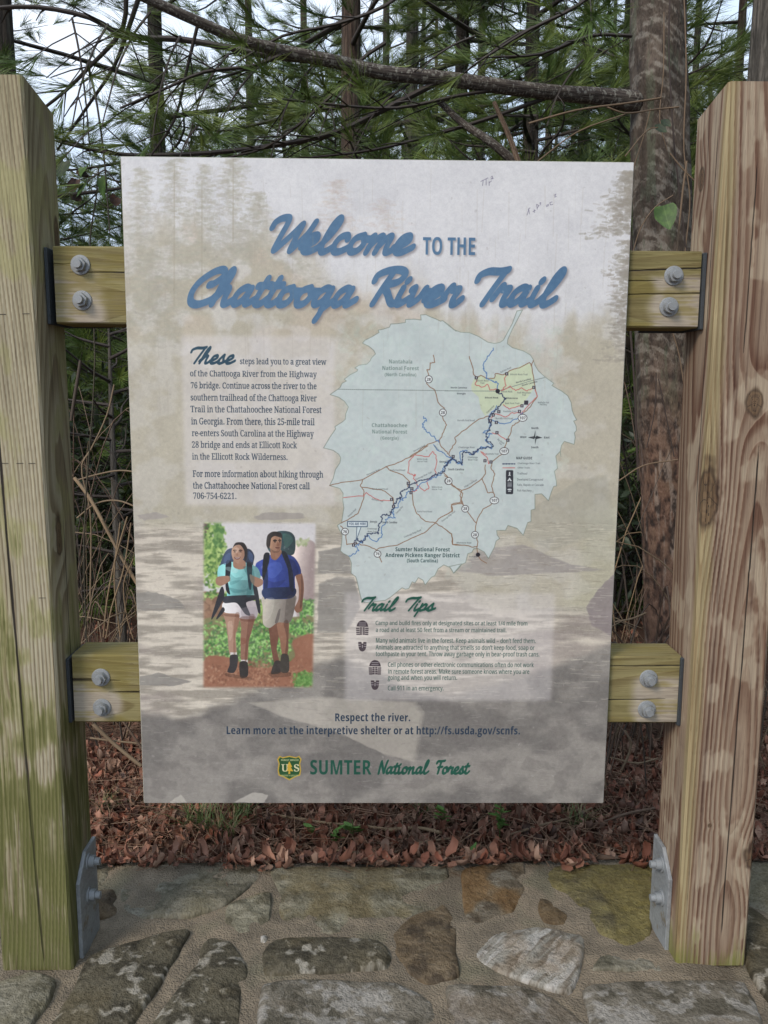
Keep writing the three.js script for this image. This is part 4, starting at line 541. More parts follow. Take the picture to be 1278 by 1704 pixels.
for (const [x, y, m] of [[603, 1045, 1], [624, 1111, 1], [603, 1076, 0], [624, 1140, 0]]) {           // boot prints: fore sole and heel
  const [X, Y] = onSign(x, y), u = onSign(x + 1, y)[0] - X; cx.save(); cx.translate(X, Y); cx.scale(u, u); cx.fillStyle = '#4a4046';
  if (m) { cx.beginPath(); cx.ellipse(0, -2, 9.5, 11, 0.06, Math.PI, 0); cx.lineTo(9, -2); cx.fill(); for (let k = 0; k < 4; k++) { const yy = -0.5 + k * 3.4; cx.fillRect(-10.5 + k * 0.2, yy, 5.6, 2.3); cx.fillRect(4.8 - k * 0.2, yy, 5.6, 2.3); cx.fillRect(-4.2, yy - 0.6, 3.6, 2.6); cx.fillRect(0.4, yy - 0.6, 3.6, 2.6); } cx.fillStyle = '#c4bfc0'; for (const k of [-9, -5.5]) cx.fillRect(-6, k, 12, 0.8); }
  else { cx.beginPath(); cx.moveTo(-6.8, -8); cx.lineTo(-1.6, -8); cx.lineTo(-1, -5); cx.lineTo(1.4, -5); cx.lineTo(1.8, -8); cx.lineTo(6.8, -8); cx.quadraticCurveTo(7.4, 8, 0, 8.4); cx.quadraticCurveTo(-7.4, 8, -6.8, -8); cx.fill(); cx.fillStyle = '#c4bfc0'; cx.fillRect(-7, -4.4, 4.4, 0.8); cx.fillRect(2.6, -4.4, 4.4, 0.8); cx.fillRect(-7, -0.8, 4.8, 0.8); cx.fillRect(2.2, -0.8, 4.8, 0.8); cx.fillRect(-0.5, -3, 1, 5); }
  cx.restore();
}
text('Respect the river.', 556.5, 683.5, 1200, 13.2, INK, 'sans-serif', true); text('Learn more at the interpretive shelter or at http://fs.usda.gov/scnfs.', 376, 866, 1221.5, 13.2, INK, 'sans-serif', true);
text('SUMTER', 515, 618, 1288.5, 24, GREEN, 'sans-serif', true); script('National', 630, 713, 1287.5, 22, GREEN, 0.34, { slant: 0.12 }); script('Forest', 727, 781, 1287.5, 22, GREEN, 0.34, { slant: 0.12 });
{ // shield emblem
  const s = (pts) => pts.map(([x, y]) => [461 + x * 0.41, 1256 + y * 0.41]);
  poly(s([[10, 4], [22, 10], [50, 4], [78, 10], [90, 4], [100, 18], [94, 36], [98, 64], [94, 84], [72, 92], [50, 104], [28, 92], [6, 84], [2, 64], [6, 36], [0, 18]]), '#c8a848'); poly(s([[13, 10], [23, 15], [50, 9], [77, 15], [87, 10], [94, 19], [89, 36], [93, 64], [89, 80], [70, 88], [50, 98], [30, 88], [11, 80], [7, 64], [11, 36], [6, 19]]), '#2c5a34');
  poly(s([[50, 26], [62, 50], [56, 50], [66, 68], [53, 66], [54, 78], [46, 78], [47, 66], [34, 68], [44, 50], [38, 50]]), '#d8b040');
  text('U', 468, 480, 1284, 12, '#dcd8b0', 'serif', true); text('S', 488.5, 499, 1284, 12, '#dcd8b0', 'serif', true); text('FOREST SERVICE', 467.5, 497, 1266.2, 3.2, '#c8c89a', 'sans-serif', true); text('DEPARTMENT OF AGRICULTURE', 468, 496, 1292.2, 2.8, '#b4b884', 'sans-serif', true);
}
// --- photograph of two hikers on a forest track
{
  const A = onSign(320, 850), B = onSign(550, 850), C = onSign(320, 1160), main = cx, hc = document.createElement('canvas'); hc.width = 632; hc.height = 852; const hx = hc.getContext('2d');
  { const cx = hx; cx.lineCap = cx.lineJoin = 'round'; cx.save(); cx.scale(0.5, 0.5);
    const F = (pts, col) => { const q = pts.length, at = (i) => pts[(i + q) % q]; cx.beginPath(); cx.moveTo(...pts[0]); let lo = 1e9, hi = -1e9; for (const p of pts) { lo = Math.min(lo, p[0]); hi = Math.max(hi, p[0]); } for (let i = 0; i < q; i++) { const p0 = at(i - 1), p1 = at(i), p2 = at(i + 1), p3 = at(i + 2), t = 0.14; cx.bezierCurveTo(p1[0] + (p2[0] - p0[0]) * t, p1[1] + (p2[1] - p0[1]) * t, p2[0] - (p3[0] - p1[0]) * t, p2[1] - (p3[1] - p1[1]) * t, p2[0], p2[1]); } if (col[0] === '#' && hi - lo < 460) { const h = parseInt(col.slice(1), 16), R = h >> 16, G = (h >> 8) & 255, B2 = h & 255, gr = cx.createLinearGradient(lo, 0, hi, 30); gr.addColorStop(0, rgb([Math.min(255, R * 1.1), Math.min(255, G * 1.1), Math.min(255, B2 * 1.1)])); gr.addColorStop(0.35, rgb([Math.min(255, R * 1.2 + 10), Math.min(255, G * 1.2 + 9), Math.min(255, B2 * 1.2 + 8)])); gr.addColorStop(0.62, rgb([R, G, B2])); gr.addColorStop(1, rgb([R * 0.78, G * 0.75, B2 * 0.76])); cx.fillStyle = gr; } else cx.fillStyle = col; cx.fill(); };
  const blob = (x, y, w, h, n, cols, s0, s1) => { for (let i = 0; i < n; i++) { cx.fillStyle = cols[(rs() * cols.length) | 0]; cx.beginPath(); cx.ellipse(x + (rs() + rs() - 1) * w, y + (rs() + rs() - 1) * h, s0 + rs() * s1, (s0 + rs() * s1) * 0.6, rs() * 3, 0, 7); cx.fill(); } };
  cx.fillStyle = '#d9d6d6'; cx.fillRect(0, 0, 1264, 1704);
  cx.fillStyle = '#5a4a44'; cx.fillRect(92, 90, 64, 350);
  const G1 = ['#8cae5a', '#a4c56a', '#5f8a40', '#b9d47c', '#466f33'], G2 = ['#6fb04c', '#4f843e', '#93c868', '#3b6a31', '#a8d482', '#57704a'];
  blob(190, 380, 130, 330, 700, G1, 8, 18); blob(230, 190, 60, 130, 40, ['#7ba457', '#4f7d3e'], 12, 24);
  F([[940, 300], [1150, 340], [1150, 1200], [1000, 1000], [900, 700]], '#cdbdb6'); blob(1030, 280, 70, 30, 24, ['#b8bf98', '#9aa878'], 10, 20);
  F([[60, 760], [200, 730], [420, 760], [640, 800], [760, 980], [700, 1120], [60, 1120]], '#8f6a52'); F([[60, 1020], [500, 960], [900, 960], [1200, 1010], [1200, 1700], [60, 1700]], '#7d7a50'); blob(250, 780, 200, 70, 160, G1, 8, 16); blob(620, 900, 120, 120, 160, G1, 8, 16); blob(180, 860, 120, 80, 40, ['#7c5c46', '#9a765c'], 20, 30);
  blob(480, 1190, 480, 220, 1500, G2, 6, 15); blob(1080, 880, 90, 90, 240, G2, 6, 14); blob(1000, 1060, 150, 80, 260, G2, 6, 14);
  F([[120, 1340], [330, 1330], [560, 1420], [800, 1420], [960, 1330], [940, 1180], [1160, 1140], [1160, 1640], [120, 1640]], '#97644a'); blob(600, 1500, 560, 150, 500, ['#a87659', '#84563f', '#b58669', '#7b4c38'], 4, 14); blob(1060, 1550, 130, 90, 360, ['#5c8c3e', '#79a854', '#48762f'], 5, 13);
  cx.restore(); { const t = document.createElement('canvas'); t.width = 632; t.height = 852; t.getContext('2d').drawImage(hc, 0, 0); cx.save(); cx.filter = 'blur(2.2px)'; cx.drawImage(t, 0, 0); cx.restore(); } cx.save(); cx.scale(0.5, 0.5);
  // packs
  F([[290, 390], [350, 335], [520, 340], [570, 400], [560, 480], [540, 640], [300, 560], [250, 520]], '#2c3a52'); F([[700, 220], [800, 180], [900, 190], [945, 250], [930, 390], [760, 400], [690, 330]], '#2c4448'); F([[830, 210], [900, 215], [925, 270], [860, 330]], '#3e6a62');
  // man: legs, boots, shorts, shirt, arms, head
  F([[715, 1040], [800, 1010], [806, 1150], [790, 1250], [815, 1380], [770, 1390], [735, 1230], [722, 1130]], '#8e5c44'); F([[795, 1000], [895, 1000], [900, 1150], [892, 1310], [845, 1320], [820, 1180], [798, 1100]], '#b88462'); F([[740, 1480], [775, 1370], [830, 1375], [832, 1470], [780, 1490]], '#403a34'); F([[835, 1310], [900, 1315], [910, 1450], [880, 1480], [830, 1460]], '#4a463c');
  F([[660, 770], [945, 755], [955, 850], [915, 1005], [800, 1010], [720, 1060], [660, 1020], [655, 880]], '#a39d90'); F([[800, 900], [820, 890], [800, 1005], [770, 1010]], '#807a70');
  F([[950, 560], [1010, 560], [1035, 680], [1025, 830], [1020, 900], [975, 920], [950, 880], [985, 800], [985, 690]], '#aa785a'); F([[590, 470], [680, 420], [720, 395], [830, 385], [930, 410], [985, 480], [1005, 560], [950, 590], [945, 770], [800, 795], [665, 775], [650, 600], [585, 560]], '#26398a'); F([[660, 520], [700, 540], [690, 770], [665, 775]], '#22366e'); F([[665, 700], [940, 690], [945, 770], [800, 795], [665, 780]], '#182549'); F([[660, 390], [710, 380], [705, 470], [660, 620], [645, 560]], '#171d26'); F([[820, 370], [870, 380], [930, 560], [940, 720], [905, 700], [880, 520]], '#161c25');
  F([[725, 330], [815, 350], [815, 390], [770, 440], [725, 420]], '#b88666'); F([[700, 230], [770, 205], [815, 230], [818, 310], [800, 365], [750, 370], [712, 330]], '#cc9c7a'); F([[680, 300], [690, 220], [740, 185], [810, 195], [822, 240], [760, 225], [725, 245], [715, 310], [698, 340]], '#2c2724'); F([[742, 262], [760, 254], [776, 262], [776, 270], [744, 272]], '#33241e'); F([[790, 260], [804, 254], [816, 262], [814, 268], [792, 268]], '#33241e'); cx.fillStyle = '#1e1816'; cx.fillRect(752, 274, 16, 8); cx.fillRect(796, 272, 14, 8); F([[762, 326], [780, 322], [804, 326], [798, 336], [770, 336]], '#7c4a3c'); F([[784, 276], [800, 308], [790, 316], [774, 312]], 'rgba(120,74,52,0.7)'); F([[716, 330], [740, 352], [790, 362], [806, 340], [800, 368], [748, 374]], 'rgba(70,46,36,0.45)');
  // woman
  F([[295, 910], [440, 920], [425, 1050], [405, 1130], [412, 1300], [350, 1300], [328, 1120], [310, 1010]], '#dcb092'); F([[445, 930], [580, 940], [560, 1070], [530, 1180], [515, 1370], [460, 1370], [450, 1170], [455, 1050]], '#c08e70'); cx.fillStyle = '#dcd6d2'; cx.fillRect(356, 1285, 62, 30); cx.fillRect(455, 1355, 64, 26);
  F([[355, 1315], [425, 1315], [420, 1420], [390, 1475], [330, 1468], [350, 1400]], '#3b3a3a'); F([[445, 1380], [515, 1378], [525, 1490], [500, 1522], [450, 1512]], '#37322f');
  F([[298, 820], [590, 815], [596, 968], [450, 972], [425, 930], [300, 915]], '#f2edee'); F([[245, 500], [340, 460], [480, 460], [600, 510], [630, 600], [560, 640], [570, 760], [480, 790], [330, 780], [320, 640], [238, 600]], '#84cccb'); F([[350, 640], [540, 630], [560, 740], [480, 785], [330, 775]], '#74bcbc');
  F([[310, 460], [360, 460], [345, 600], [330, 640], [350, 750], [310, 700]], '#1a202c'); F([[500, 470], [550, 480], [550, 600], [545, 700], [525, 690]], '#1a202c'); F([[300, 770], [590, 760], [585, 800], [500, 830], [540, 940], [490, 930], [410, 830], [300, 830]], '#22262e'); F([[260, 700], [290, 700], [290, 790], [195, 965], [180, 955]], '#2a2c34'); F([[280, 870], [300, 900], [235, 975], [225, 965]], '#2a2c34'); F([[560, 670], [600, 690], [635, 900], [610, 910]], '#2a2c34');
  F([[215, 620], [240, 590], [340, 585], [345, 630], [270, 672], [225, 660]], '#d0a080'); F([[530, 570], [580, 590], [650, 620], [650, 660], [600, 685], [545, 640]], '#c89878');
  F([[385, 440], [480, 445], [490, 510], [430, 525], [380, 500]], '#cc9c7c'); F([[365, 340], [400, 305], [460, 305], [485, 360], [470, 430], [420, 470], [378, 440], [362, 390]], '#dcb090'); F([[372, 330], [400, 285], [470, 285], [505, 340], [500, 430], [480, 450], [478, 360], [440, 305], [395, 310]], '#2b2523'); F([[376, 352], [392, 345], [408, 352], [406, 357], [378, 358]], '#4a3026'); F([[428, 352], [444, 345], [460, 352], [458, 358], [430, 358]], '#4a3026'); cx.fillStyle = '#2c1e1a'; cx.fillRect(384, 362, 18, 8); cx.fillRect(434, 362, 18, 8); F([[386, 412], [415, 418], [446, 410], [434, 430], [414, 436], [394, 428]], '#8c4a40'); F([[392, 415], [415, 420], [440, 413], [428, 424], [404, 426]], '#efe6e0'); F([[412, 372], [424, 398], [414, 404], [404, 398]], 'rgba(150,96,72,0.6)');
  // folds and modelling of the photographed figures
  const D = (pts, col) => F(pts, col);
  for (const [p, c] of [[[[470, 500], [560, 520], [575, 640], [540, 770], [500, 760], [520, 620]], 'rgba(30,80,86,0.35)'], [[[340, 560], [400, 600], [470, 590], [420, 640], [350, 660]], 'rgba(30,80,86,0.22)'], [[[340, 690], [450, 710], [540, 690], [480, 730], [380, 735]], 'rgba(30,80,86,0.28)'], [[[300, 520], [330, 500], [420, 520], [400, 560]], 'rgba(190,236,232,0.4)'],
    [[[860, 430], [940, 450], [985, 560], [945, 600], [940, 760], [880, 780], [900, 600]], 'rgba(10,16,50,0.4)'], [[[700, 480], [800, 460], [830, 520], [760, 600], [700, 590]], 'rgba(90,120,210,0.3)'], [[[680, 620], [760, 640], [860, 620], [800, 680], [700, 690]], 'rgba(12,20,60,0.3)'],
    [[[880, 780], [945, 770], [955, 860], [915, 1000], [860, 1005]], 'rgba(60,54,46,0.35)'], [[[670, 800], [760, 790], [740, 930], [680, 1000], [662, 930]], 'rgba(214,208,196,0.3)'], [[[400, 930], [440, 930], [425, 1060], [400, 1130], [405, 1290], [385, 1290], [385, 1100]], 'rgba(110,64,44,0.4)'], [[[530, 950], [580, 945], [555, 1080], [525, 1190], [510, 1360], [490, 1350], [505, 1150]], 'rgba(90,48,34,0.45)'], [[[330, 1010], [370, 1000], [375, 1120], [350, 1180], [335, 1100]], 'rgba(236,204,180,0.35)'], [[[455, 1150], [500, 1160], [500, 1200], [460, 1210]], 'rgba(120,60,44,0.35)'],
    [[[850, 1010], [895, 1005], [895, 1290], [870, 1300], [880, 1150]], 'rgba(60,30,20,0.45)'], [[[1005, 570], [1030, 680], [1022, 840], [1000, 880], [1008, 700]], 'rgba(50,26,18,0.4)'], [[[450, 330], [480, 360], [468, 430], [430, 465], [450, 410]], 'rgba(120,70,50,0.2)'], [[[800, 240], [818, 300], [800, 362], [770, 370], [790, 320]], 'rgba(90,50,34,0.35)'], [[[385, 345], [410, 325], [430, 345], [405, 380]], 'rgba(240,210,188,0.4)'], [[[460, 880], [590, 870], [592, 960], [470, 965]], 'rgba(150,140,150,0.35)'], [[[300, 930], [430, 940], [430, 960], [310, 950]], 'rgba(90,50,36,0.4)'], [[[455, 955], [585, 955], [575, 1000], [460, 995]], 'rgba(80,40,30,0.4)'], [[[300, 400], [350, 380], [340, 460], [290, 480]], 'rgba(80,104,150,0.5)'], [[[520, 360], [560, 400], [555, 460], [520, 430]], 'rgba(70,96,150,0.5)'], [[[720, 1480], [900, 1470], [920, 1510], [760, 1520]], 'rgba(60,34,22,0.4)'], [[[320, 1480], [540, 1520], [540, 1545], [330, 1510]], 'rgba(60,34,22,0.4)']]) D(p, c);
  for (let i = 0; i < 2600; i++) { cx.fillStyle = rs() < 0.5 ? 'rgba(0,0,0,0.022)' : 'rgba(255,255,255,0.022)'; cx.beginPath(); cx.ellipse(92 + rs() * 1050, 92 + rs() * 1530, 4 + rs() * 12, 3 + rs() * 8, rs() * 3, 0, 7); cx.fill(); }
  cx.restore(); }
  // laid into the print with feathered edges
  hx.globalCompositeOperation = 'screen'; hx.fillStyle = '#161616'; hx.fillRect(0, 0, 632, 852); hx.globalCompositeOperation = 'destination-in'; hx.filter = 'blur(5px)'; hx.fillStyle = '#000'; hx.fillRect(53, 54, 513, 752); hx.filter = 'none';
  main.save(); main.transform((B[0] - A[0]) / 632, (B[1] - A[1]) / 632, (C[0] - A[0]) / 852, (C[1] - A[1]) / 852, A[0], A[1]); main.drawImage(hc, 0, 0); main.restore();
}
// --- wear: biro marks, scuffs and specks
{
  cx.strokeStyle = 'rgba(64,58,92,0.8)'; cx.lineWidth = 2.2;
  const pen = (pts) => poly(pts, null, 'rgba(70,64,96,0.6)', 1.7, false);
  pen([[800, 302], [812, 296]]); pen([[804, 300], [803, 309]]); pen([[809, 298], [809, 308]]); pen([[814, 302], [814, 309]]); pen([[814, 304], [818, 301]]); pen([[817, 295], [819, 293], [820, 296], [817, 298], [821, 297]]);
  pen([[877, 358], [880, 348], [881, 356]]); pen([[879, 348], [882, 346]]); pen([[887, 352], [891, 350]]); pen([[889, 349], [889, 354]]); pen([[894, 348], [893, 340], [897, 342], [894, 346]]); pen([[898, 338], [900, 337], [899, 341]]); pen([[909, 342], [913, 340]]); pen([[909, 344], [913, 342]]); pen([[919, 336], [915, 337], [916, 341], [920, 340]]); pen([[922, 325], [925, 323], [923, 328], [926, 327]]);
  for (let i = 0; i < 500; i++) { cx.fillStyle = rs() < 0.6 ? 'rgba(120,112,100,0.14)' : 'rgba(240,238,232,0.16)'; cx.beginPath(); cx.ellipse(rs() * CW, rs() * CH, 0.8 + rs() * 3, 0.8 + rs() * 5, rs() * 3, 0, 7); cx.fill(); }
  for (let i = 0; i < 160; i++) { const x = rs() * CW, y = rs() * 700; cx.strokeStyle = 'rgba(150,142,124,0.10)'; cx.lineWidth = 1 + rs() * 3; cx.beginPath(); cx.moveTo(x, y); cx.lineTo(x + (rs() - 0.5) * 8, y + 20 + rs() * 120); cx.stroke(); }
}
{ const d = cx.getImageData(0, 0, CW, CH), q = d.data; for (let j = 0; j < CH; j++) for (let i = 0; i < CW; i++) { const k = (j * CW + i) * 4, n = (noise3(i * 0.11, j * 0.11, 0) - 0.5) * 9 + (hsh(i, j, 5) - 0.5) * 7 + (noise3(i * 0.02, j * 0.016, 0) - 0.5) * 9; q[k] += n; q[k + 1] += n; q[k + 2] += n * 0.9; } cx.putImageData(d, 0, 0); }
const printTex = new THREE.CanvasTexture(cv); printTex.colorSpace = THREE.SRGBColorSpace; printTex.magFilter = THREE.LinearFilter; printTex.wrapS = printTex.wrapT = THREE.ClampToEdgeWrapping;
const edgeTex = bake(128, 128, (u, v) => { const n = fbm(u * 12, v * 12, 0.5, 3); const k = 0.9 + 0.25 * (n - 0.5); return [196 * k, 196 * k, 184 * k, n]; });
{
  const core = new RoundedBoxGeometry(SW, SH, 0.0125, 3, 0.003); core.translate(0, SH / 2, -0.0125 / 2 - 0.0004);
  const panel = part('sign_panel', core, mat({ map: edgeTex.map, roughness: 0.6 }), board, false);
  panel.position.set(SX, SYB, ZS).add(OFF); panel.rotation.z = SROT;
  const face = new THREE.PlaneGeometry(SW - 0.0035, SH - 0.0035); face.translate(0, SH / 2, 0);
  const uv = face.attributes.uv; for (let i = 0; i < uv.count; i++) uv.setXY(i, lerp(0.0019, 0.9981, uv.getX(i)), lerp(0.0014, 0.9986, uv.getY(i)));
  sub('printed_sheet', face, mat({ map: printTex, roughness: 0.55 }), panel);
  tag(panel, 'faded printed panel with blue script heading, leaf shaped map and photo of hikers');
}
// ---------------------------------------------------------------- woodland behind the board
const GP = (px, py, d) => onZ(px, py, -d);                                  // point of the photograph at a given distance behind the camera plane
const xAt = (px, d) => onZ(px, 654, -d).x;
const instanced = (name, geo, m, list, parent, colors) => {
  const im = new THREE.InstancedMesh(geo, m, list.length); im.name = name; im.castShadow = im.receiveShadow = true;
  list.forEach((M, i) => { im.setMatrixAt(i, M); if (colors) im.setColorAt(i, colors[i]); });
  im.userData.kind = 'stuff'; if (parent.isGroup && !parent.isScene) im.position.copy(parent.position).negate(); parent.add(im); return im;
};
const aim = (p, dir, roll, s, sl = s) => { const q = new THREE.Quaternion().setFromUnitVectors(V(0, 1, 0), dir.clone().normalize()).multiply(new THREE.Quaternion().setFromAxisAngle(V(0, 1, 0), roll)); return new THREE.Matrix4().compose(p, q, V(s, sl, s)); };
function barkMat(seed, a, b, c, o = {}) {
  const t = bake(256, 512, (u, v) => {
    const cu = Math.cos(u * 6.2832) * 1.2, su = Math.sin(u * 6.2832) * 1.2, y = v * 12;
    const n = fbm(cu * 2.2 + seed, y * 0.9, su * 2.2 + 5, 4), rid = fbm(cu * 7 + seed, y * (o.plate ?? 1.6), su * 7 + 5, 4), fine = noise3(cu * 40, y * 14, su * 40 + seed);
    const hor = fbm(cu * 2.4 + seed + 0.35 * y * (o.twist ?? 0.2), y * 7.5, su * 2.4 + 9, 4);
    let k = mix3(a, b, smooth(0.35, 0.65, rid));
    if (o.lichen) k = mix3(k, c, smooth(0.54, 0.66, hor) * o.lichen * smooth(0.3, 0.5, n + 0.1)); else k = mix3(k, c, smooth(0.56, 0.72, n) * 0.6);
    k = mix3(k, [k[0] * 0.5, k[1] * 0.48, k[2] * 0.46], smooth(0.6, 0.8, rid * 0.6 + fine * 0.4) * 0.7);
    const m = (fine - 0.5) * 22; return [k[0] + m, k[1] + m, k[2] + m, clamp(0.7 * rid + 0.3 * fine)];
  });
  return mat({ map: t.map, bumpMap: t.bump, bumpScale: 0.012, roughness: 0.95 });
}
const BARK = { brown: barkMat(2, [92, 76, 66], [66, 54, 48], [112, 104, 92]), grey: barkMat(6, [118, 112, 104], [84, 80, 74], [150, 148, 138]), dark: barkMat(9, [70, 62, 54], [48, 43, 38], [92, 92, 82]), twig: mat({ color: new THREE.Color().setRGB(0.05, 0.041, 0.036), roughness: 0.9 }), dead: mat({ color: new THREE.Color().setRGB(0.2, 0.16, 0.12), roughness: 0.9 }) };

// needle tufts: long soft needles fanned round a short shoot
function tuftGeo(seed, n, len, wid, spread) {
  const r = rngOf(seed), pos = [], nor = [], idx = [];
  for (let i = 0; i < n; i++) {
    const az = r() * 6.283, el = spread * (0.25 + 0.75 * Math.sqrt(r())), y0 = r() * 0.045, L = len * (0.75 + 0.45 * r()), d = V(Math.sin(el) * Math.cos(az), Math.cos(el), Math.sin(el) * Math.sin(az));
    const s = V(-Math.sin(az), 0.3 * (r() - 0.5), Math.cos(az)).multiplyScalar(wid * 0.5), b = V(0, y0, 0), m = b.clone().addScaledVector(d, L * 0.55), e = b.clone().addScaledVector(d, L).add(V((r() - 0.5) * 0.25 * L, -L * 0.12 * r(), (r() - 0.5) * 0.25 * L)), k = pos.length / 3;
    for (const p of [b.clone().add(s), b.clone().sub(s), m.clone().add(s), m.clone().sub(s), e]) pos.push(p.x, p.y, p.z);
    const nn = d.clone().cross(s).normalize(); for (let q = 0; q < 5; q++) nor.push(nn.x, nn.y, nn.z);
    idx.push(k, k + 1, k + 3, k, k + 3, k + 2, k + 2, k + 3, k + 4);
  }
  const g = new THREE.BufferGeometry(); g.setAttribute('position', new THREE.Float32BufferAttribute(pos, 3)); g.setAttribute('normal', new THREE.Float32BufferAttribute(nor, 3)); g.setIndex(idx); return g;
}
const TUFT = { near: tuftGeo(1, 46, 0.11, 0.0011, 0.5), mid: tuftGeo(2, 40, 0.125, 0.0016, 0.58), far: tuftGeo(3, 34, 0.135, 0.0026, 0.75) };
const NEEDLE = mat({ color: 0xffffff, roughness: 0.55 });
const needleCol = (r) => { const k = 0.75 + 0.6 * r(), y = r(); return new THREE.Color().setRGB((0.085 + 0.07 * y) * k, (0.15 + 0.05 * y) * k, (0.036 + 0.006 * y) * k); };

// a branch: main axis with side twigs; returns limb geometry and tuft placements
function bough(pts, r0, r1, rnd, o, geos, tufts) {
  geos.push(tube(pts, pts.map((_, i) => lerp(r0, r1, i / (pts.length - 1))), o.seg ?? 5, 3, 1));
  const c = new THREE.CatmullRomCurve3(pts), L = c.getLength(), step = o.step ?? 0.13, n = Math.max(2, Math.floor(L * (1 - (o.from ?? 0.25)) / step));
  for (let i = 0; i <= n; i++) {
    const t = lerp(o.from ?? 0.25, 1, i / n), p = c.getPoint(t), T = c.getTangent(t);
    const side = T.clone().cross(V(0, 1, 0)).normalize();
    for (const sgn of i === n ? [0] : [-1, 1]) {
      if (rnd() < (o.skip ?? 0.15)) continue;
      const tl = sgn === 0 ? 0.06 : (o.twig ?? 0.3) * (1.1 - 0.6 * t) * (0.5 + 0.8 * rnd()), d = T.clone().multiplyScalar(0.75 + 0.3 * rnd()).addScaledVector(side, sgn * (0.6 + 0.5 * rnd())).add(V(0, 0.25 * (rnd() - 0.35), 0)).normalize();
      const e = p.clone().addScaledVector(d, tl).add(V(0, (o.droop ?? -0.03) * tl * 2, 0)), m = p.clone().lerp(e, 0.5).add(V(0, 0.03 * tl, 0));
      geos.push(tube([p, m, e], [Math.max(0.0022, r1 * 0.8), 0.002, 0.0016], 3, 1, 1));
      const nt = o.bare && rnd() < o.bare ? 0 : Math.max(1, Math.round(tl / (o.gap ?? 0.11)));
      for (let k = 0; k < nt; k++) { const f = 1 - k * 0.62 / nt, q = p.clone().lerp(e, f), dd = d.clone().add(V((rnd() - 0.5) * 0.7, 0.2 + (rnd() - 0.5) * 0.6, (rnd() - 0.5) * 0.7)); tufts.push(aim(q, dd, rnd() * 6.28, (o.ts ?? 1) * (0.8 + 0.45 * rnd()))); }
    }
  }
}
function pine(name, o) {
  const rnd = rngOf(o.seed), x = o.x ?? xAt(o.px, o.d), z = -o.d, gy = groundY(x, z) - 0.05, base = V(x, gy, z);
  const tr = thing(name, base, o.label, 'tree', o.group);
  const N = 7, tp = [], rad = []; for (let i = 0; i <= N; i++) { const t = i / N; tp.push(V(x + (o.lean ?? 0) * t * o.h + 0.05 * o.r * 12 * (fbm(t * 4, o.seed, 0, 2) - 0.5), gy + t * o.h, z + 0.05 * o.r * 12 * (fbm(t * 4, o.seed + 9.5, 0, 2) - 0.5))); rad.push(lerp(o.r * 1.15, o.r * 0.22, Math.pow(t, 1.2))); }
  part('trunk', tube(tp, rad, o.d < 6 ? 12 : 8, 3, 0.5), BARK[o.bark ?? 'brown'], tr);
  const tc = new THREE.CatmullRomCurve3(tp), geos = [], tufts = [];
  for (let i = 0; i < o.n; i++) {
    const t = lerp(o.crown / o.h, 0.98, Math.pow((i + 0.5) / o.n, o.pow ?? 1)), p = tc.getPoint(t), az = i * 2.4 + rnd() * 0.9, len = o.bl * (1.05 - 0.7 * t) * (0.6 + 0.6 * rnd()), up = lerp(-0.05, 0.45, t) + 0.25 * (rnd() - 0.5);
    const d = V(Math.cos(az), 0, Math.sin(az)), e = p.clone().addScaledVector(d, len).add(V(0, up * len, 0)), m1 = p.clone().lerp(e, 0.35).add(V(0, -0.04 * len, 0)), m2 = p.clone().lerp(e, 0.7).add(V((rnd() - 0.5) * 0.15 * len, -0.06 * len, (rnd() - 0.5) * 0.15 * len));
    bough([p, m1, m2, e], Math.min(o.r * 0.4, 0.008 + 0.007 * len), 0.003, rnd, { step: o.step ?? 0.16, twig: o.twig ?? 0.34, ts: o.ts ?? 1, from: o.from ?? 0.2, gap: o.gap ?? 0.12, skip: o.skip ?? 0.15, bare: o.bare, droop: -0.05 }, geos, tufts);
  }
  part('limbs', mergeGeometries(geos), BARK[o.limb ?? 'twig'], tr).userData.kind = 'stuff';
  if (tufts.length) instanced('needles', TUFT[o.tuft ?? 'mid'], NEEDLE, tufts, tr, tufts.map(() => needleCol(rnd)));
  return tr;
}
const PG = 'pines standing in the wood behind the board';
const PL = (s) => s;
pine('pine_tree', { px: 277, d: 7, r: 0.066, h: 11, crown: 2.2, bl: 2.2, n: 34, seed: 101, skip: 0.2, bark: 'dark', label: 'straight dark pine trunk with sky on both sides of it', ts: 1.2 });
pine('pine_tree', { px: 588, d: 6, r: 0.072, h: 11, crown: 1.6, bl: 2.2, n: 50, seed: 102, bark: 'brown', label: 'brown pine rising behind the panel’s blue heading', ts: 1.15 });
pine('pine_tree', { px: 425, d: 11, r: 0.06, h: 12, crown: 2.0, bl: 2.2, n: 26, seed: 103, bark: 'dark', label: 'slim far pine between the dark straight pine and the brown pine', tuft: 'far', ts: 1.4 });
pine('pine_tree', { px: 680, d: 8.5, r: 0.07, h: 12, crown: 1.8, bl: 2.4, n: 54, seed: 104, bark: 'grey', label: 'pale grey pine trunk above the long crossing limb', ts: 1.3 });
pine('pine_tree', { px: 42, d: 5, r: 0.06, h: 9, crown: 2.3, bl: 1.6, n: 30, seed: 105, bark: 'dark', label: 'dark pine half hidden by the top of the greenish post' });
pine('pine_tree', { px: 1246, d: 4.3, r: 0.105, h: 11, crown: 3.0, bl: 1.8, n: 34, seed: 106, bark: 'grey', label: 'thick lichen grey pine behind the top of the pinkish post' });
pine('pine_tree', { px: 1196, d: 8, r: 0.05, h: 10, crown: 1.5, bl: 1.9, n: 44, seed: 107, label: 'thin pine between the scarred trunk and the lichen grey pine', ts: 1.3 });
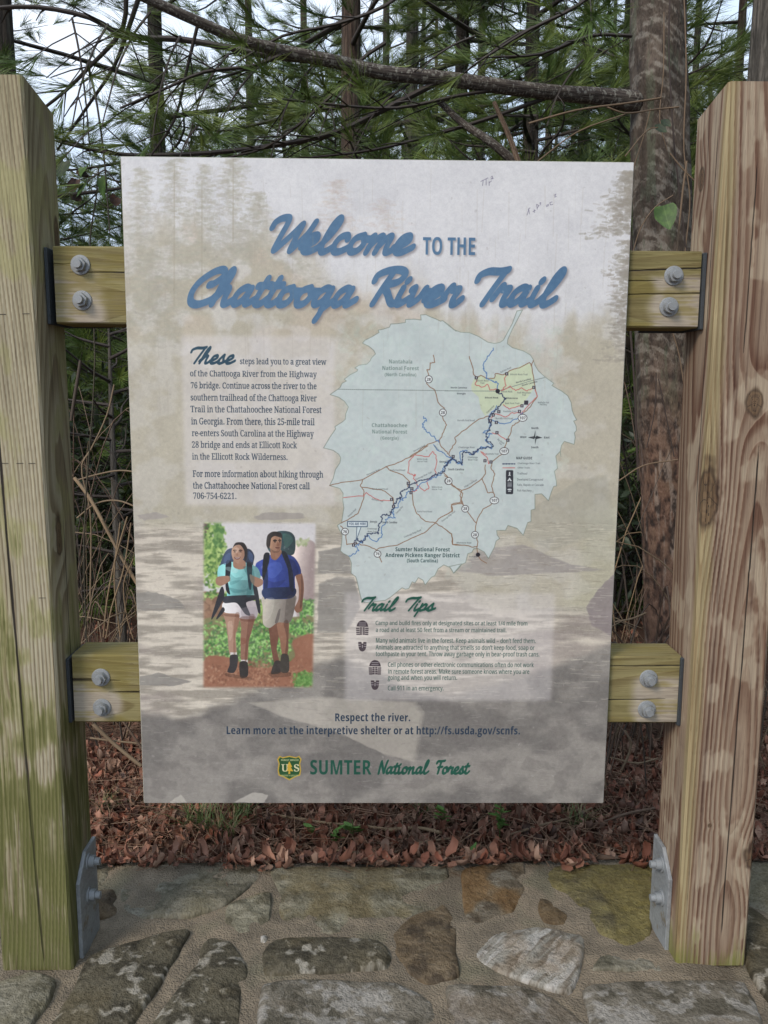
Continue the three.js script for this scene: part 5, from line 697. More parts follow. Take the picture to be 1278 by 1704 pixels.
[[760, 7.2, 0.06], [870, 6.2, 0.055], [955, 8.5, 0.06], [1020, 11, 0.07]].forEach(([px, d, r], i) => pine('pine_tree', { px, d, r, h: 11, crown: 1.3, bl: 2.4, n: 58, seed: 120 + i, bark: 'dark', tuft: d > 8 ? 'far' : 'mid', ts: 1.35, step: 0.14, skip: 0.08, label: 'dark bushy pine in the dense green behind the crossing limb', group: 'bushy pines behind the crossing limb' }));
[[510, 15], [640, 15], [790, 14], [900, 17], [1130, 15], [1000, 20], [720, 22], [-110, 9], [1400, 9], [1330, 13], [-40, 13], [-300, 10], [1600, 11]].forEach(([px, d], i) => pine('pine_tree', { px, d, r: 0.08, h: 14, crown: 1.2, bl: 2.8, n: px < 560 ? 30 : 44, seed: 140 + i, bark: i % 3 ? 'dark' : 'brown', tuft: 'far', ts: d > 16 ? 2 : 1.6, step: 0.24, gap: 0.17, label: 'slim pine deep in the wood, one of many alike', group: PG }));
// the wood goes on beyond both posts, outside the picture
[[-3.6, 4.2], [-4.8, 3.2], [-5.2, 6], [-7, 4.6], [-8.5, 8], [-6.5, 10], [4.2, 4.8], [5.6, 6.4], [7.2, 5], [6.2, 9], [8.8, 8.4], [9, 4]].forEach(([x, d], i) => pine('outer_pine', { x, d, r: 0.07, h: 9, crown: 0.6, bl: 2.3, n: 44, seed: 320 + i, bark: i % 2 ? 'brown' : 'dark', tuft: 'far', ts: 1.7, step: 0.22, label: x < 0 ? 'pine of the wood standing beyond the greenish post' : 'pine of the wood standing beyond the pinkish post', group: 'pines beyond the two posts' }));
// fuller pine growth half-way back that closes the lower sky
[[330, 10, 4.6], [480, 9.5, 5.2], [215, 11.5, 4.6], [110, 9.5, 3.6], [620, 10.5, 5.6], [545, 12, 6]].forEach(([px, d, h], i) => pine('half_grown_pine', { px, d, r: 0.04, h, crown: 0.4, bl: 2.4, n: 58, seed: 280 + i, bark: 'dark', tuft: 'far', ts: 1.35, step: 0.17, skip: 0.1, label: ['half grown pine just beside the straight dark pine trunk', 'half grown pine between the far slim pine and the brown pine', 'half grown pine behind the twigs above the panel’s edge', 'lowest half grown pine next to the greenish post', 'half grown pine beyond the brown pine', 'half grown pine farthest back by the brown pine'][i], group: 'half grown pines closing the lower sky' }));
// trees on the shaded side: the wood closes in beside the pinkish post and behind the photographer's right shoulder
[[4.0, 1.6], [3.7, 0.2], [4.0, -1.2], [5.2, 0.8], [4.9, 3.0], [4.6, -2.6], [5.4, -0.6], [6.2, 2], [6.4, 0], [6.2, -2], [7.4, 1], [7.2, -1.2], [5.6, -4]].forEach(([x, d], i) => pine('side_pine', { x, d, r: 0.075, h: 11, crown: 0.4, bl: 2.1, n: 74, seed: 260 + i, bark: 'brown', tuft: 'far', ts: 1.9, step: 0.2, label: 'pine in the wood edge beside the pinkish post, outside the trail clearing', group: 'pines of the wood edge beside the board' }));
// young pines and undergrowth low down
[[150, 6, 2.0], [228, 5.2, 1.8], [100, 8, 2.2], [1042, 5.2, 3.4], [1075, 7, 4], [330, 5.5, 2], [450, 6.5, 2.2], [700, 5.8, 3], [880, 5, 3], [560, 8, 4], [0, 6.5, 2.2], [1180, 6, 3.4], [1300, 5.5, 3.4], [-120, 5.5, 2.4]].forEach(([px, d, h], i) => pine('young_pine', { px, d, r: 0.028, h, crown: 0.15, bl: 1.5, n: 42, seed: 200 + i, bark: 'dark', tuft: 'mid', ts: 1.35, step: 0.14, skip: 0.06, bare: 0.25, label: px < 240 ? 'low young pine in the gap between the greenish post and the panel' : px > 1000 && px < 1150 ? 'low young pine in the gap between the panel and the pinkish post' : px > 240 && px < 1000 ? 'low young pine in the thicket straight behind the panel' : 'low young pine in the thicket beyond the pinkish post', group: 'young pines in the thicket' }));
pine('pine_sapling', { px: 186, d: 4.0, r: 0.024, h: 1.6, crown: 0.25, bl: 0.7, n: 24, seed: 230, bark: 'grey', limb: 'twig', bare: 0.85, skip: 0.45, label: 'thin pale barked sapling with bare twigs beside the panel’s edge' });

// the scarred tree that carries the long limb
{
  const D = 2.75, pts = [[1130, 1290], [1126, 1150], [1117, 900], [1107, 650], [1102, 400], [1097, 180], [1094, 0], [1090, -250], [1088, -600], [1086, -1300]].map(([x, y]) => GP(x, y, D));
  pts[0].y = groundY(pts[0].x, -D) - 0.06;
  const base = pts[0].clone(), tr = thing('scarred_tree', base, 'leaning tree with streaky lichen bark carrying a long crossing limb', 'tree');
  const bark = bake(512, 1024, (u, v) => {
    const A = u * 6.2832, cu = Math.cos(A) * 1.2, su = Math.sin(A) * 1.2, y = v * 4;            // v: one repeat is four metres
    const low = smooth(1.45, 0.95, y + 0.4 * (fbm(cu * 2, y * 2, su * 2 + 3, 3) - 0.5));
    const hor = fbm(cu * 2.2 + 0.3 * Math.sin(A + 0.5), y * 62 + 1.8 * Math.sin(A) + 1.2 * Math.sin(2 * A), su * 2.2 + 9, 4), rid = fbm(cu * 3, y * 14, su * 3 + 5, 4), plate = fbm(cu * 6, y * 40, su * 6 + 2, 4), fine = noise3(cu * 60, y * 260, su * 60 + 3);
    let k = mix3([100, 89, 79], [74, 65, 57], smooth(0.35, 0.65, rid));
    k = mix3(k, [142, 136, 126], smooth(0.5, 0.6, hor) * 0.72 * (1 - low * 0.75)); k = mix3(k, [88, 100, 80], smooth(0.58, 0.7, fbm(cu * 3 + 8, y * 8, su * 3 + 1, 4)) * 0.45);
    k = mix3(k, mix3([124, 96, 80], [84, 62, 52], smooth(0.4, 0.62, plate)), low * 0.85); k = mix3(k, [150, 140, 130], low * smooth(0.62, 0.72, fbm(cu * 6 + 4, y * 9, su * 6, 4)) * 0.6);
    k = mix3(k, [40, 33, 30], smooth(0.6, 0.72, plate) * (0.35 + 0.35 * low));
    const m = (fine - 0.5) * 26; return [k[0] + m, k[1] + m, k[2] + m, clamp(0.25 + 0.35 * plate + 0.25 * hor + 0.2 * fine)];
  });
  const TB = mat({ map: bark.map, bumpMap: bark.bump, bumpScale: 0.016, roughness: 0.95 });
  const g = tube(pts, [0.125, 0.1, 0.092, 0.09, 0.09, 0.088, 0.083, 0.08, 0.074, 0.06], 40, 14, 0.25), P = g.attributes.position, c0 = new THREE.CatmullRomCurve3(pts);
  // swollen collar and sunken scars
  const scars = [[1090, 128, 0.055, 0.02], [1100, 210, 0.045, -0.02], [1085, 395, 0.035, -0.016], [1110, 590, 0.05, -0.018], [1112, 790, 0.03, 0.018], [1075, 300, 0.05, 0.008]].map(([x, y, r, a]) => [GP(x, y, D - 0.09), r, a]);
  for (let i = 0; i < P.count; i++) { const p = V(P.getX(i), P.getY(i), P.getZ(i)); let best = pts[0], bd = 9; for (let k = 0; k < 1; k++); const t = clamp((p.y - pts[0].y) / (pts[9].y - pts[0].y)); let u = t, q = c0.getPoint(u); for (let k = 0; k < 6; k++) { u = clamp(u + (p.y - q.y) / (pts[9].y - pts[0].y)); q = c0.getPoint(u); } const out = p.clone().sub(q).setY(0).normalize(); let d = 0.012 * (fbm(p.x * 14, p.y * 6, p.z * 14 + 40, 3) - 0.5) + 0.008 * (fbm(p.x * 40, p.y * 22, p.z * 40 + 40, 2) - 0.5); for (const [s, r, a] of scars) { const e = s.distanceTo(p); d += a * Math.exp(-(e * e) / (r * r)); } p.addScaledVector(out, d); P.setXYZ(i, p.x, p.y, p.z); }
  g.computeVertexNormals(); part('trunk', g, TB, tr);
  // long limb reaching across above the panel
  const limbBark = barkMat(17, [96, 88, 80], [66, 58, 54], [144, 142, 132], { lichen: 0.85 }); limbBark.bumpScale = 0.004;
  const lp = [[1062, 170, 2.72], [1000, 161, 2.68], [930, 155, 2.62], [850, 146, 2.56], [740, 131, 2.5], [640, 121, 2.45], [560, 103, 2.4], [480, 87, 2.36], [400, 66, 2.3], [330, 36, 2.25], [250, 0, 2.2], [170, -40, 2.15], [60, -100, 2.1]].map((a) => GP(...a));
  part('limb', tube(lp, [0.034, 0.026, 0.022, 0.021, 0.02, 0.019, 0.0175, 0.016, 0.0145, 0.013, 0.012, 0.011, 0.009], 12, 6, 2.2), limbBark, tr);
  const rnd = rngOf(901), geos = [], tufts = [];
  const extra = (px, r0, r1, o) => bough(px.map((a) => GP(...a)), r0, r1, rnd, { ts: 1.05, step: 0.09, twig: 0.24, skip: 0.3, bare: 0.4, gap: 0.1, ...o }, geos, tufts);
  extra([[560, 103, 2.4], [470, 96, 2.42], [380, 80, 2.45], [300, 66, 2.48], [210, 60, 2.5], [150, 30, 2.52], [60, 12, 2.55], [-40, 16, 2.6]], 0.011, 0.006, { bare: 0.7, skip: 0.5 });
  extra([[640, 72, 2.5], [600, 100, 2.45], [560, 150, 2.42], [500, 205, 2.4], [440, 246, 2.4], [380, 262, 2.42]], 0.006, 0.003, { bare: 0.5 });
  extra([[740, 131, 2.5], [640, 182, 2.45], [560, 220, 2.42], [470, 240, 2.42], [380, 252, 2.42], [280, 258, 2.42], [190, 256, 2.43], [100, 236, 2.45]], 0.009, 0.005, { bare: 0.45, skip: 0.4 });
  extra([[210, -30, 2.3], [205, 45, 2.35], [150, 110, 2.4], [110, 150, 2.42], [60, 190, 2.45]], 0.007, 0.004, { bare: 0.6 });
  extra([[236, -20, 2.3], [212, 52, 2.32], [190, 110, 2.35], [140, 185, 2.38], [95, 250, 2.4]], 0.007, 0.003, { bare: 0.6 });
  extra([[330, 36, 2.3], [312, 110, 2.32], [290, 200, 2.36], [250, 260, 2.4]], 0.005, 0.003, { bare: 0.3 });
  extra([[480, 87, 2.36], [420, 110, 2.3], [340, 120, 2.26], [270, 150, 2.24], [200, 180, 2.2]], 0.006, 0.003, { bare: 0.2 });
  extra([[850, 146, 2.56], [760, 160, 2.5], [660, 180, 2.42], [560, 175, 2.36], [470, 165, 2.32]], 0.006, 0.003, { bare: 0.5 });
  extra([[930, 155, 2.62], [820, 195, 2.56], [720, 225, 2.5], [620, 250, 2.46], [520, 262, 2.42]], 0.007, 0.003, { bare: 0.4 });
  extra([[700, -40, 2.6], [640, 10, 2.5], [560, 40, 2.45], [470, 60, 2.4], [400, 100, 2.36]], 0.006, 0.003, { bare: 0.1 });
  extra([[1040, -60, 2.6], [960, 10, 2.5], [880, 50, 2.45], [800, 100, 2.4]], 0.007, 0.003, { bare: 0.1 });
  extra([[1050, 60, 2.65], [980, 60, 2.55], [900, 90, 2.5], [820, 95, 2.45]], 0.006, 0.003, { bare: 0.25 });
  for (const [x, y, d, dx, dy] of [[300, 60, 2.3, -40, 130], [380, 90, 2.35, -60, 120], [250, 20, 2.2, -70, 150], [450, 95, 2.4, -90, 130], [520, 110, 2.45, -60, 120], [600, 120, 2.45, -70, 110], [180, 40, 2.4, -60, 170], [120, 30, 2.5, 30, 230], [680, 140, 2.5, -80, 90], [150, 120, 2.4, 30, 230], [790, 60, 2.5, -90, 60], [900, 40, 2.55, -100, 70], [970, 100, 2.6, -60, 110], [340, 200, 2.4, -40, 60]]) extra([[x, y, d], [x + dx * 0.4, y + dy * 0.25, d - 0.05], [x + dx * 0.8, y + dy * 0.65, d - 0.08], [x + dx, y + dy, d - 0.1]], 0.0035, 0.0018, { bare: 0.45, twig: 0.16, from: 0.15, skip: 0.45 });
  part('limbs', mergeGeometries(geos), BARK.twig, tr).userData.kind = 'stuff';
  instanced('needles', TUFT.near, NEEDLE, tufts, tr, tufts.map(() => needleCol(rnd)));
  const stub = part('broken_limb', tube([[730, 168, 2.55], [770, 205, 2.53], [815, 235, 2.5], [862, 275, 2.5]].map((a) => GP(...a)), [0.009, 0.01, 0.012, 0.014], 8, 4, 2), limbBark, tr);
  tag(stub, 'short dark limb dropping behind the panel’s top edge');
}
// loose dead stick caught behind the panel
{ const a = GP(822, 170, 2.46), b = GP(868, 285, 2.42), st = tube([a, a.clone().lerp(b, 0.5).add(V(0.004, 0, 0)), b], [0.006, 0.0075, 0.0085], 7, 4, 3), m = new THREE.Mesh(st, barkMat(33, [150, 126, 104], [112, 90, 74], [168, 150, 128])); m.name = 'dead_stick'; m.castShadow = m.receiveShadow = true; scene.add(m); tag(m, 'pale broken stick leaning up behind the panel’s top edge', 'stick'); }

// broad leaf with a folded midrib: rows along it, shared by vines and litter
function leafGeo(seed, L, W, fold, curl, rows = 6, shape = (t) => Math.pow(Math.sin(Math.PI * Math.pow(t, 0.8)), 0.8), jag = 0.1) {
  const r = rngOf(seed), pos = [], uv = [], idx = [], tw = (r() - 0.5) * 1.4;
  for (let i = 0; i <= rows; i++) { const t = i / rows, w = Math.max(0.002, shape(t) * W * 0.5), a = curl * (t - 0.3), z = L * t * (Math.abs(curl) > 0.05 ? Math.sin(a * 1.0) / (a || 1e-3) : 1), y = Math.abs(curl) > 0.05 ? L * t * (1 - Math.cos(a)) / (a || 1e-3) : 0;
    for (const s of [-1, 0, 1]) { const ww = w * (1 + jag * (r() - 0.5) * 2), wave = jag > 0.2 ? (r() - 0.5) * 0.25 * W : 0, an = tw * t; const lx = s * ww * Math.cos(fold), ly = Math.abs(s) * ww * Math.sin(fold) * (1 + 0.5 * (r() - 0.5)); pos.push(lx * Math.cos(an) - ly * Math.sin(an), y + wave + lx * Math.sin(an) + ly * Math.cos(an), z); uv.push(s * 0.5 + 0.5, t); } }
  for (let i = 0; i < rows; i++) for (let s = 0; s < 2; s++) { const a = i * 3 + s; idx.push(a, a + 3, a + 1, a + 1, a + 3, a + 4); }
  const g = new THREE.BufferGeometry(); g.setAttribute('position', new THREE.Float32BufferAttribute(pos, 3)); g.setAttribute('uv', new THREE.Float32BufferAttribute(uv, 2)); g.setIndex(idx); g.computeVertexNormals(); return g;
}
const heart = (t) => t < 0.25 ? 0.75 + 0.25 * Math.sin(t / 0.25 * 1.57) : Math.cos((t - 0.25) / 0.75 * 1.5);
const leafTex = (a, b, c) => bake(64, 64, (u, v) => { const vein = smooth(0.05, 0.0, Math.abs(u - 0.5)) + 0.5 * smooth(0.08, 0, Math.abs(((v * 6 + Math.abs(u - 0.5) * 4) % 1) - 0.5)), n = fbm(u * 7, v * 7, a[0], 3); return [...mix3(mix3(a, b, smooth(0.35, 0.65, n)), c, vein * 0.35), n]; });
const leafMat = (a, b, c) => mat({ map: leafTex(a, b, c).map, roughness: 0.6 });
const GREENLEAF = leafMat([74, 104, 44], [58, 86, 36], [120, 140, 80]), DARKLEAF = leafMat([48, 66, 34], [36, 50, 28], [80, 96, 56]), BROWNLEAF = leafMat([84, 56, 42], [56, 38, 30], [120, 90, 70]);
// vines on the scarred trunk
{
  const D = 2.6, v = thing('climbing_vine', GP(1110, 1230, 2.62).setY(groundY(0.9, -2.62)), 'bare tangled vine stems hanging on the streaky trunk with one heart shaped green leaf', 'vine'), m1 = mat({ color: new THREE.Color().setRGB(0.2, 0.14, 0.09) }), m2 = mat({ color: new THREE.Color().setRGB(0.06, 0.045, 0.04) });
  const st = (p, r, m, d = D) => part('stem', tube(p.map(([x, y, dd]) => GP(x, y, dd ?? d)), r, 5, 4, 1), m, v);
  st([[1116, -30], [1113, 70], [1116, 150], [1122, 240], [1132, 330], [1142, 420]], 0.0026, m2); st([[1138, -20], [1142, 120], [1138, 250], [1148, 330], [1140, 420]], 0.0022, m1); st([[1105, 20], [1104, 120], [1098, 200], [1110, 250]], 0.0016, m1);
  st([[880, 205], [960, 183], [1040, 172], [1100, 163]], 0.003, m1, 2.5); st([[1010, 178], [1040, 188], [1090, 182], [1130, 178]], 0.0026, m1, 2.52); st([[895, 268], [960, 220], [1040, 190]], 0.002, m1, 2.5);
  st([[1083, 180], [1070, 230], [1052, 285], [1048, 300]], 0.0018, m1, 2.52); st([[1040, 260], [1080, 215], [1095, 212]], 0.0018, m1, 2.5); st([[1115, 255], [1135, 280], [1155, 300]], 0.0022, m1, 2.5); st([[1143, 268], [1136, 320], [1128, 400], [1126, 420]], 0.003, m1, 2.5); st([[1053, 420], [1066, 380], [1090, 345], [1120, 325]], 0.0016, m1, 2.5); st([[1117, 545], [1130, 590], [1138, 640]], 0.002, m1, 2.55);
  st([[1092, 620], [1090, 680], [1076, 745]], 0.0018, m2, 2.55); st([[1096, 630], [1108, 690], [1122, 760]], 0.0018, m2, 2.55); st([[1030, 800], [1070, 775], [1128, 765]], 0.0022, m1, 2.5); st([[1040, 330], [1052, 420], [1048, 520], [1056, 640], [1062, 800]], 0.004, m2, 2.7);
  const lf = part('leaf', leafGeo(5, 0.075, 0.068, 0.25, 0.3, 7, heart, 0.04), GREENLEAF, v); lf.position.add(GP(1104, 342, 2.46)); lf.quaternion.setFromEuler(new THREE.Euler(1.35, 0.2, 0.15));
  for (const [x, y, s] of [[1090, 208, 0.7], [1100, 200, 0.6]]) { const q = part('leaf', leafGeo(6, 0.06, 0.04, 0.3, 0.3), DARKLEAF, v); q.position.add(GP(x, y, 2.55)); q.rotation.set(1.1, 0.8, 0.2); q.scale.setScalar(s); }
}
// briar with a few leaves beside the greenish post
{
  const D = 2.35, v = thing('leafy_briar', GP(150, 1180, D).setY(groundY(-0.85, -D)), 'thin briar with broad green and withered brown leaves beside the greenish post', 'briar'), m1 = mat({ color: new THREE.Color().setRGB(0.08, 0.07, 0.045) });
  const st = (p, r) => part('stem', tube(p.map(([x, y]) => GP(x, y, D)), r, 5, 4, 1), m1, v);
  st([[150, 1180], [140, 900], [158, 600], [150, 400], [160, 330], [164, 280]], 0.0022); st([[164, 280], [150, 278], [130, 290], [112, 280]], 0.0014); st([[160, 330], [180, 345], [200, 335]], 0.0014);
  [[106, 283, 0.055, 0.05, 0], [142, 292, 0.05, 0.045, 1], [143, 318, 0.06, 0.036, 1], [172, 308, 0.068, 0.05, 1], [128, 312, 0.06, 0.04, 2], [124, 338, 0.045, 0.03, 2], [195, 342, 0.055, 0.035, 2], [134, 300, 0.05, 0.034, 2]].forEach(([x, y, L, W, k], i) => { const q = part('leaf', leafGeo(40 + i, L, W, 0.35, k === 2 ? 1.6 : 0.5, 6, heart, 0.08), [DARKLEAF, GREENLEAF, BROWNLEAF][k], v); q.position.add(GP(x, y - 14, D - 0.02)); q.rotation.set(1.2 + 0.3 * Math.sin(i * 5), 0.5 * Math.sin(i * 3), 0.6 * Math.sin(i * 7)); });
}

// evergreen shrubs: dark leathery leaves on forked stems
const shrubLeaf = leafGeo(71, 0.055, 0.02, 0.3, 0.5, 3);
function shrub(px, d, h, w, n, seed, label) {
  const r = rngOf(seed), x = xAt(px, d), b = V(x, groundY(x, -d) - 0.03, -d), t = thing('evergreen_shrub', b, label, 'shrub', 'evergreen shrubs in the thicket'), geos = [], lv = [];
  for (let i = 0; i < 9; i++) { const a = r() * 6.28, e = b.clone().add(V(Math.cos(a) * w * (0.3 + 0.6 * r()), h * (0.6 + 0.4 * r()), Math.sin(a) * w * (0.3 + 0.6 * r()))), m = b.clone().lerp(e, 0.5).add(V((r() - 0.5) * 0.2, 0.1, (r() - 0.5) * 0.2)); geos.push(tube([b, m, e], [0.009, 0.006, 0.003], 5, 3)); const c = new THREE.CatmullRomCurve3([b, m, e]); for (let k = 0; k < n / 9; k++) { const f = 0.15 + 0.85 * r(), p = c.getPoint(f), q = p.clone().add(V((r() - 0.5) * w * 0.7, (r() - 0.4) * 0.35, (r() - 0.5) * w * 0.7)); if (k % 5 === 0) geos.push(tube([p, q], [0.003, 0.0015], 3, 1)); lv.push(aim(q, V(r() - 0.5, r() - 0.3, r() - 0.5).normalize(), r() * 6, 0.8 + 0.7 * r())); } }
  part('stems', mergeGeometries(geos), BARK.twig, t).userData.kind = 'stuff'; instanced('leaves', shrubLeaf, mat({ color: 0xffffff, roughness: 0.5 }), lv, t, lv.map(() => { const k = 0.6 + 0.7 * r(); return new THREE.Color().setRGB(0.035 * k, 0.055 * k, 0.026 * k); }));
}
[[120, 4.6, 1.6], [190, 5.0, 1.5], [1035, 4.2, 1.5], [1080, 4.8, 1.7], [1060, 6, 2.4], [250, 4.8, 1.3], [400, 5, 1.4], [600, 5, 1.4], [780, 4.6, 1.4], [940, 4.4, 1.4], [20, 5, 1.6], [1210, 4.6, 1.6], [1330, 4.5, 1.6], [860, 6.2, 4.6], [760, 6.8, 4.4]].forEach(([px, d, h], i) => shrub(px, d, h, 0.75, 720, 300 + i, h > 4 ? 'tall dark evergreen shrub reaching up to the crossing limb' : px < 240 ? 'dark evergreen shrub in the gap between the greenish post and the panel' : px > 1000 && px < 1150 ? 'dark evergreen shrub in the gap beside the leaning streaky tree' : px > 240 && px < 1000 ? 'dark evergreen shrub in the thicket straight behind the panel' : 'dark evergreen shrub beyond the pinkish post'));

// dry canes and twigs of last year's brambles
const CANE = [mat({ color: new THREE.Color().setRGB(0.22, 0.16, 0.1) }), mat({ color: new THREE.Color().setRGB(0.15, 0.1, 0.07) }), mat({ color: new THREE.Color().setRGB(0.09, 0.07, 0.055) }), mat({ color: new THREE.Color().setRGB(0.28, 0.2, 0.12) })];
function bramble(px, d, w, h, n, seed, label, given = []) {
  const r = rngOf(seed), x = xAt(px, d), b = V(x, groundY(x, -d) - 0.02, -d), t = thing('bramble', b, label, 'bramble', 'dry brambles at the edge of the wood');
  given.forEach(([pts, rad, m], i) => part('cane', tube(pts.map((a) => GP(...a)), rad, 5, 4), CANE[m], t));
  for (let i = 0; i < n; i++) {
    const a = r() * 6.28, s = b.clone().add(V((r() - 0.5) * w, 0, (r() - 0.5) * w * 0.8)), hh = h * (0.3 + 0.7 * r()), o = V(Math.cos(a), 0, Math.sin(a)).multiplyScalar(hh * (0.3 + 0.7 * r()));
    s.y = groundY(s.x, s.z) - 0.01;
    const p = [s, s.clone().addScaledVector(o, 0.25).add(V(0, hh * 0.62, 0)), s.clone().addScaledVector(o, 0.65).add(V(0, hh * (0.9 + 0.1 * r()), 0)), s.clone().addScaledVector(o, 1.15).add(V(0, hh * (0.5 + 0.45 * r()), 0))];
    part('cane', tube(p, [0.0028, 0.0024, 0.0019, 0.001].map((q) => q * (0.7 + 0.7 * r())), 4, 4), CANE[(r() * 3.3) | 0], t);
  }
}
bramble(165, 2.75, 0.55, 0.75, 34, 401, 'dry tan bramble canes arching between the greenish post and the panel', [
  [[[124, 795, 2.7], [150, 830, 2.68], [180, 885, 2.65], [210, 940, 2.62], [245, 1000, 2.6]], 0.006, 3], [[[125, 800, 2.75], [160, 790, 2.74], [200, 783, 2.72], [240, 788, 2.7]], 0.0028, 0], [[[128, 862, 2.7], [160, 838, 2.7], [195, 833, 2.68], [230, 845, 2.66]], 0.0028, 0],
  [[[190, 640, 2.8], [178, 690, 2.78], [150, 750, 2.76], [136, 775, 2.75], [150, 850, 2.74], [150, 1000, 2.7]], 0.003, 0], [[[134, 600, 2.8], [124, 660, 2.8], [118, 700, 2.8]], 0.006, 2], [[[212, 860, 2.6], [192, 930, 2.6], [178, 1000, 2.6], [172, 1060, 2.6]], 0.003, 3], [[[218, 870, 2.6], [205, 950, 2.6], [186, 1010, 2.58], [176, 1062, 2.58]], 0.0026, 3], [[[200, 870, 2.6], [190, 960, 2.6], [200, 1060, 2.6]], 0.0028, 3], [[[170, 865, 2.62], [188, 900, 2.62], [208, 940, 2.6]], 0.004, 0], [[[222, 930, 2.6], [206, 970, 2.6], [212, 1030, 2.6], [222, 1064, 2.6]], 0.002, 3], [[[155, 1205, 2.4], [190, 1238, 2.4], [235, 1275, 2.38]], 0.006, 0], [[[150, 1228, 2.42], [180, 1232, 2.42], [240, 1238, 2.42]], 0.003, 0], [[[205, 1200, 2.4], [222, 1225, 2.4], [238, 1248, 2.4]], 0.004, 1]]);
bramble(1050, 2.5, 0.5, 0.65, 40, 402, 'dry brown bramble canes at the foot of the leaning streaky tree', [[[[1040, 1215, 2.4], [1050, 1240, 2.4], [1030, 1290, 2.4], [1015, 1320, 2.4]], 0.004, 0], [[[1022, 1035, 2.5], [1050, 1030, 2.5], [1075, 1020, 2.5]], 0.003, 0], [[[1010, 1320, 2.3], [1045, 1330, 2.3], [1092, 1332, 2.3]], 0.0035, 0], [[[1000, 1370, 2.1], [1040, 1355, 2.1], [1090, 1345, 2.12]], 0.004, 1], [[[1015, 1260, 2.4], [1060, 1270, 2.4], [1095, 1262, 2.4]], 0.003, 0]]);
bramble(1180, 2.8, 0.8, 0.9, 26, 403, 'dry bramble in the shade behind the pinkish post');
bramble(1270, 2.6, 0.5, 0.8, 26, 404, 'dry bramble on the far side of the pinkish post');
bramble(420, 2.7, 0.8, 0.6, 30, 405, 'dry bramble behind the foot of the hikers’ photo'); bramble(680, 2.6, 0.8, 0.55, 30, 406, 'dry bramble behind the middle of the panel’s foot'); bramble(900, 2.5, 0.7, 0.6, 34, 407, 'dry bramble behind the panel’s lower corner towards the pinkish post'); bramble(20, 2.9, 0.8, 0.9, 24, 408, 'dry bramble in the shade behind the greenish post');
bramble(150, 3.6, 0.8, 1.5, 34, 409, 'tall thin twiggy bramble behind the tan canes'); bramble(1050, 3.5, 0.8, 1.4, 34, 410, 'tall thin twiggy bramble behind the leaning streaky tree');

// far wood on the rising ground: reads as one mass
{
  const r = rngOf(777), L = [], T = [], C = [];
  for (let i = 0; i < 15000; i++) { const d = 24 + 46 * Math.pow(r(), 0.8), x = (r() - 0.5) * d * 1.9, y = groundY(x, -d) + (3 + 5.5 * smooth(-0.3, 0.3, x / d)) * Math.pow(r(), 1.1); L.push(aim(V(x, y, -d), V(r() - 0.5, 0.3 + r(), r() - 0.5), r() * 6, 7 + 6 * r())); C.push(needleCol(r)); }
  const g = new THREE.Group(); g.name = 'far_wood'; scene.add(g); g.userData = { label: 'far pine wood closing the view as one dark green mass', category: 'wood', kind: 'stuff' };
  instanced('needles', TUFT.far, NEEDLE, L, g, C);
  const tr = []; for (let i = 0; i < 70; i++) { const d = 22 + 30 * r(), x = (r() * 0.9 - 0.08) * d, y = groundY(x, -d) - 0.2; tr.push(tube([V(x, y, -d), V(x + (r() - 0.5) * 0.8, y + 9 + 5 * r(), -d)], [0.12 + 0.08 * r(), 0.05], 6, 2, 0.5)); }
  const tm = part('trunks', mergeGeometries(tr), BARK.dark, g); tm.userData.kind = 'stuff';
}

